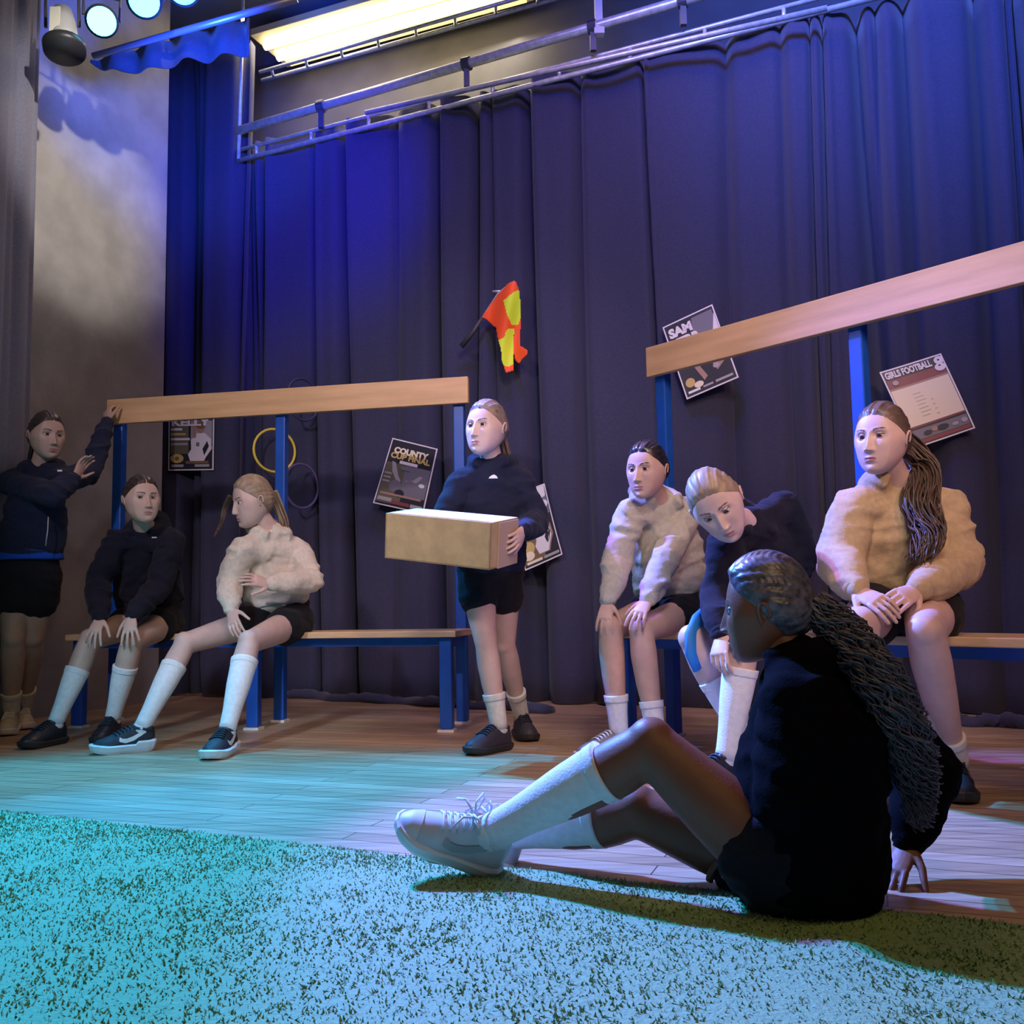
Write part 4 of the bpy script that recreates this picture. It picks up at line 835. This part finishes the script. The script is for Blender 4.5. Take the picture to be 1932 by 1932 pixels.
# 5 seated at the left end of the right bench
R5, J5, O5 = person(dict(label='person in grey-beige hoodie with hair tied back seated at left end of right bench', k=.95, H=.23, seed=5,
    j=dict(head=(1221, 886, 3.74), neck=(1242, 946, 3.84), C=(1256, 1030, 3.92), P=(1274, 1132, 4.02), hem=(1270, 1112, 4.0), ls=(1190, 970, 3.80), rs=(1294, 968, 3.90), le=(1164, 1058, 3.78), lw=(1146, 1138, 3.66), re=(1250, 1062, 3.72), rw=(1222, 1134, 3.58),
           lh=(1246, 1150, 3.98), rh=(1304, 1152, 3.95), lk=(1152, 1184, 3.66), rk=(1210, 1190, 3.60), la=F(1168, 1386, .088), ra=F(1238, 1392, .088)),
    hf=(-.58, -.80, -.12), hu=(.02, 0, 1), gaze=(-.1, 1, -.1), skin=('tan5', (.56, .36, .28), (.42, .19, .18), (.05, .035, .03)), hair=black_hair, bun=True,
    hand_l=dict(tip=(1136, 1196, 3.60), pn=(.2, .7, -.5), side=1, curl=(.3, .35, .3), spread=.2), hand_r=dict(tip=(1188, 1180, 3.50), pn=(.2, .6, -.7), side=-1, curl=(.3, .35, .3), spread=.2),
    top=cloth('grey_beige_fleece', (.46, .44, .36)), wamp=.013, tw=(.17, .165, .125), shorts=black_short, shorts_t=.30, sock=white_sock, sock_t=(.64, .67), sock_thick=.006,
    toe_l=F(1150, 1432), toe_r=F(1212, 1445), shoe=dict(up=mat('shoe_grey', (.22, .21, .2), .5, .1, 30), sole=rub_white, lace=logo_w, L=.235)))
# 6 bending forward
R6, J6, O6 = person(dict(label='person in black jacket bending forward, light hair, blue tape around the knee', k=.98, H=.245, seed=6,
    j=dict(head=(1352, 950, 3.10), neck=(1408, 990, 3.28), C=(1436, 1050, 3.42), P=(1450, 1150, 3.58), hem=(1448, 1130, 3.55), ls=(1372, 1025, 3.24), rs=(1478, 960, 3.38), le=(1352, 1120, 3.24), lw=(1362, 1200, 3.08), re=(1510, 1050, 3.40), rw=(1455, 1160, 3.22),
           lh=(1412, 1168, 3.52), rh=(1468, 1168, 3.46), lk=(1308, 1206, 3.22), rk=(1405, 1206, 3.08), la=F(1422, 1420, .088), ra=F(1370, 1432, .088)),
    hf=(-.15, -.80, -.58), hu=(-.50, -.40, .62), gaze=(0, 1, -.3), skin=('pale6', *PALE), hair=fair_hair, bun=True,
    hand_l=dict(tip=(1352, 1262, 3.02), pn=(.5, .6, 0), side=1, curl=(.5, .6, .5)), hand_r=dict(tip=(1410, 1195, 3.10), pn=(0, .6, -.6), side=-1),
    top=blackc, topname='jacket', wamp=.014, tw=(.17, .17, .13), shorts=black_short, shorts_t=.42, sock=white_sock, sock_t=(.36, .25), toe_l=F(1410, 1475), toe_r=F(1340, 1490), shoe=shoe_black))
tm = MB().tube([W(1334, 1150, 3.36), W(1316, 1172, 3.215), W(1304, 1200, 3.178), W(1304, 1232, 3.178), W(1318, 1262, 3.185)], [(.012, .020), (.014, .027), (.016, .029), (.016, .029), (.014, .026)], 16, flat=(0, 1, 0))
obj('knee_tape', tm, mat('tape_blue', (.015, .20, .55), .6), R6, True)
# 7 tan hoodie, long hair
R7, J7, O7 = person(dict(label='person with long brown hair in tan hoodie seated on right bench', k=1.04, H=.236, seed=7,
    j=dict(head=(1664, 828, 3.02), neck=(1690, 916, 3.10), C=(1694, 1010, 3.12), P=(1694, 1140, 3.18), hem=(1694, 1118, 3.16), ls=(1610, 960, 3.06), rs=(1780, 955, 3.12), le=(1582, 1058, 3.02), lw=(1616, 1116, 2.82), re=(1812, 1066, 3.06), rw=(1728, 1114, 2.84),
           lh=(1650, 1152, 3.12), rh=(1758, 1150, 3.12), lk=(1620, 1186, 2.74), rk=(1746, 1192, 2.74), la=F(1668, 1448, .088), ra=F(1802, 1440, .088)),
    hf=(-.74, -.66, -.03), hu=(.04, 0, 1), gaze=(-.15, 1, -.05), skin=('pale7', (.60, .41, .36), (.40, .15, .16), (.10, .06, .05)), hair=brown_hair,
    pony=[(1742, 880, 3.08), (1738, 950, 2.98), (1752, 1010, 2.93), (1728, 1062, 2.90)], pony_r=[.03, .04, .052, .045, .025], pony_n=170, pony_t=.0028, curl=.010, cf=14,
    hand_l=dict(tip=(1672, 1142, 2.74), pn=(.1, .75, -.6), side=-1, curl=(.25, .3, .2)), hand_r=dict(tip=(1666, 1144, 2.74), pn=(-.1, .75, -.6), side=1, curl=(.25, .3, .2)),
    bodyf=(-.15, -1, 0), top=cloth('tan_fleece', (.47, .36, .22)), wamp=.013, wsc=5.5, tw=(.175, .175, .14), td=(.135, .13, .105), sl=(.068, .070, .062, .050), shorts=black_short, shorts_t=.30, leg=1.05, sock=white_sock, sock_t=(.80, .80), sock_thick=.006,
    toe_l=F(1645, 1555), toe_r=F(1822, 1545), shoe=dict(up=blk_mesh, sole=mat('sole_black_white', (.03, .03, .035), .5), lace=blk_mesh, swoosh=logo_w, L=.245, st=.03)))
# 8 in the foreground, sitting on the floor
R8, J8, O8 = person(dict(label='person in black hoodie with long curly hair sitting on the floor in the foreground', k=1.0, H=.218, seed=8,
    j=dict(head=(1443, 1148, 1.98), neck=(1500, 1252, 1.96), C=(1535, 1400, 1.93), P=(1522, 1610, 1.92), hem=(1518, 1660, 1.91), ls=(1570, 1300, 2.06), rs=(1500, 1320, 1.84), le=(1752, 1450, 2.12), lw=(1712, 1598, 2.06), re=(1490, 1500, 1.80), rw=(1440, 1590, 1.95),
           lh=(1450, 1622, 2.02), rh=(1475, 1635, 1.86), lk=(1205, 1532, 2.10), rk=(1228, 1408, 1.96), la=(948, 1572, 2.26), ra=(925, 1572, 2.10)),
    hf=(-.92, .36, -.08), hu=(-.12, 0, 1), gaze=(0, 1, 0), skin=('brown8', (.22, .080, .042), (.14, .05, .045), (.02, .012, .01)), hair=mat('hair_curly', (.12, .105, .135), .34, .5, 60), hair_style='braid', hair_th=.045,  # silvery sheen of the curls is put into the hair colour
    knot=.02, pony=[(1585, 1190, 1.92), (1660, 1290, 1.86), (1715, 1400, 1.86), (1735, 1480, 1.90), (1732, 1560, 1.93)], pony_r=[.03, .042, .046, .042, .032, .02], pony_n=240, pony_t=.0019, curl=.008, cf=70, samp=70, tie=False,
    hand_l=dict(tip=(1682, 1650, 2.02), pn=(0, 0, -1), side=1), hand_r=dict(tip=(1410, 1600, 1.97), pn=(0, 0, -1), side=1),
    bodyf=(-1, 0, 0), hoodq=2.0, top=mat('black_matte_fleece', (.003, .003, .005), .95, .1, 60, .2, 200, spec=.05), wamp=.010, wsc=6, tw=(.155, .160, .125), td=(.145, .145, .115), sl=(.070, .066, .056, .046), leg=1.05, shorts=black_short, shorts_t=.12,
    sock=white_sock, sock_t=(.27, .27), toe_l=(838, 1520, 2.30), toe_r=(772, 1548, 2.10), fup_r=(.42, -.42, .80), fup_l=(.4, .2, .9),
    shoe=dict(up=mat('shoe_pale_grey', (.56, .58, .60), .5, .05, 20), sole=mat('sole_pale', (.70, .72, .72), .5), lace=mat('lace_pale', (.75, .77, .8), .6), swoosh=mat('logo_sage', (.34, .38, .38), .5), toe=mat('shoe_white_toe', (.62, .66, .72), .5), L=.25, bow=True, st=.03)))
#END
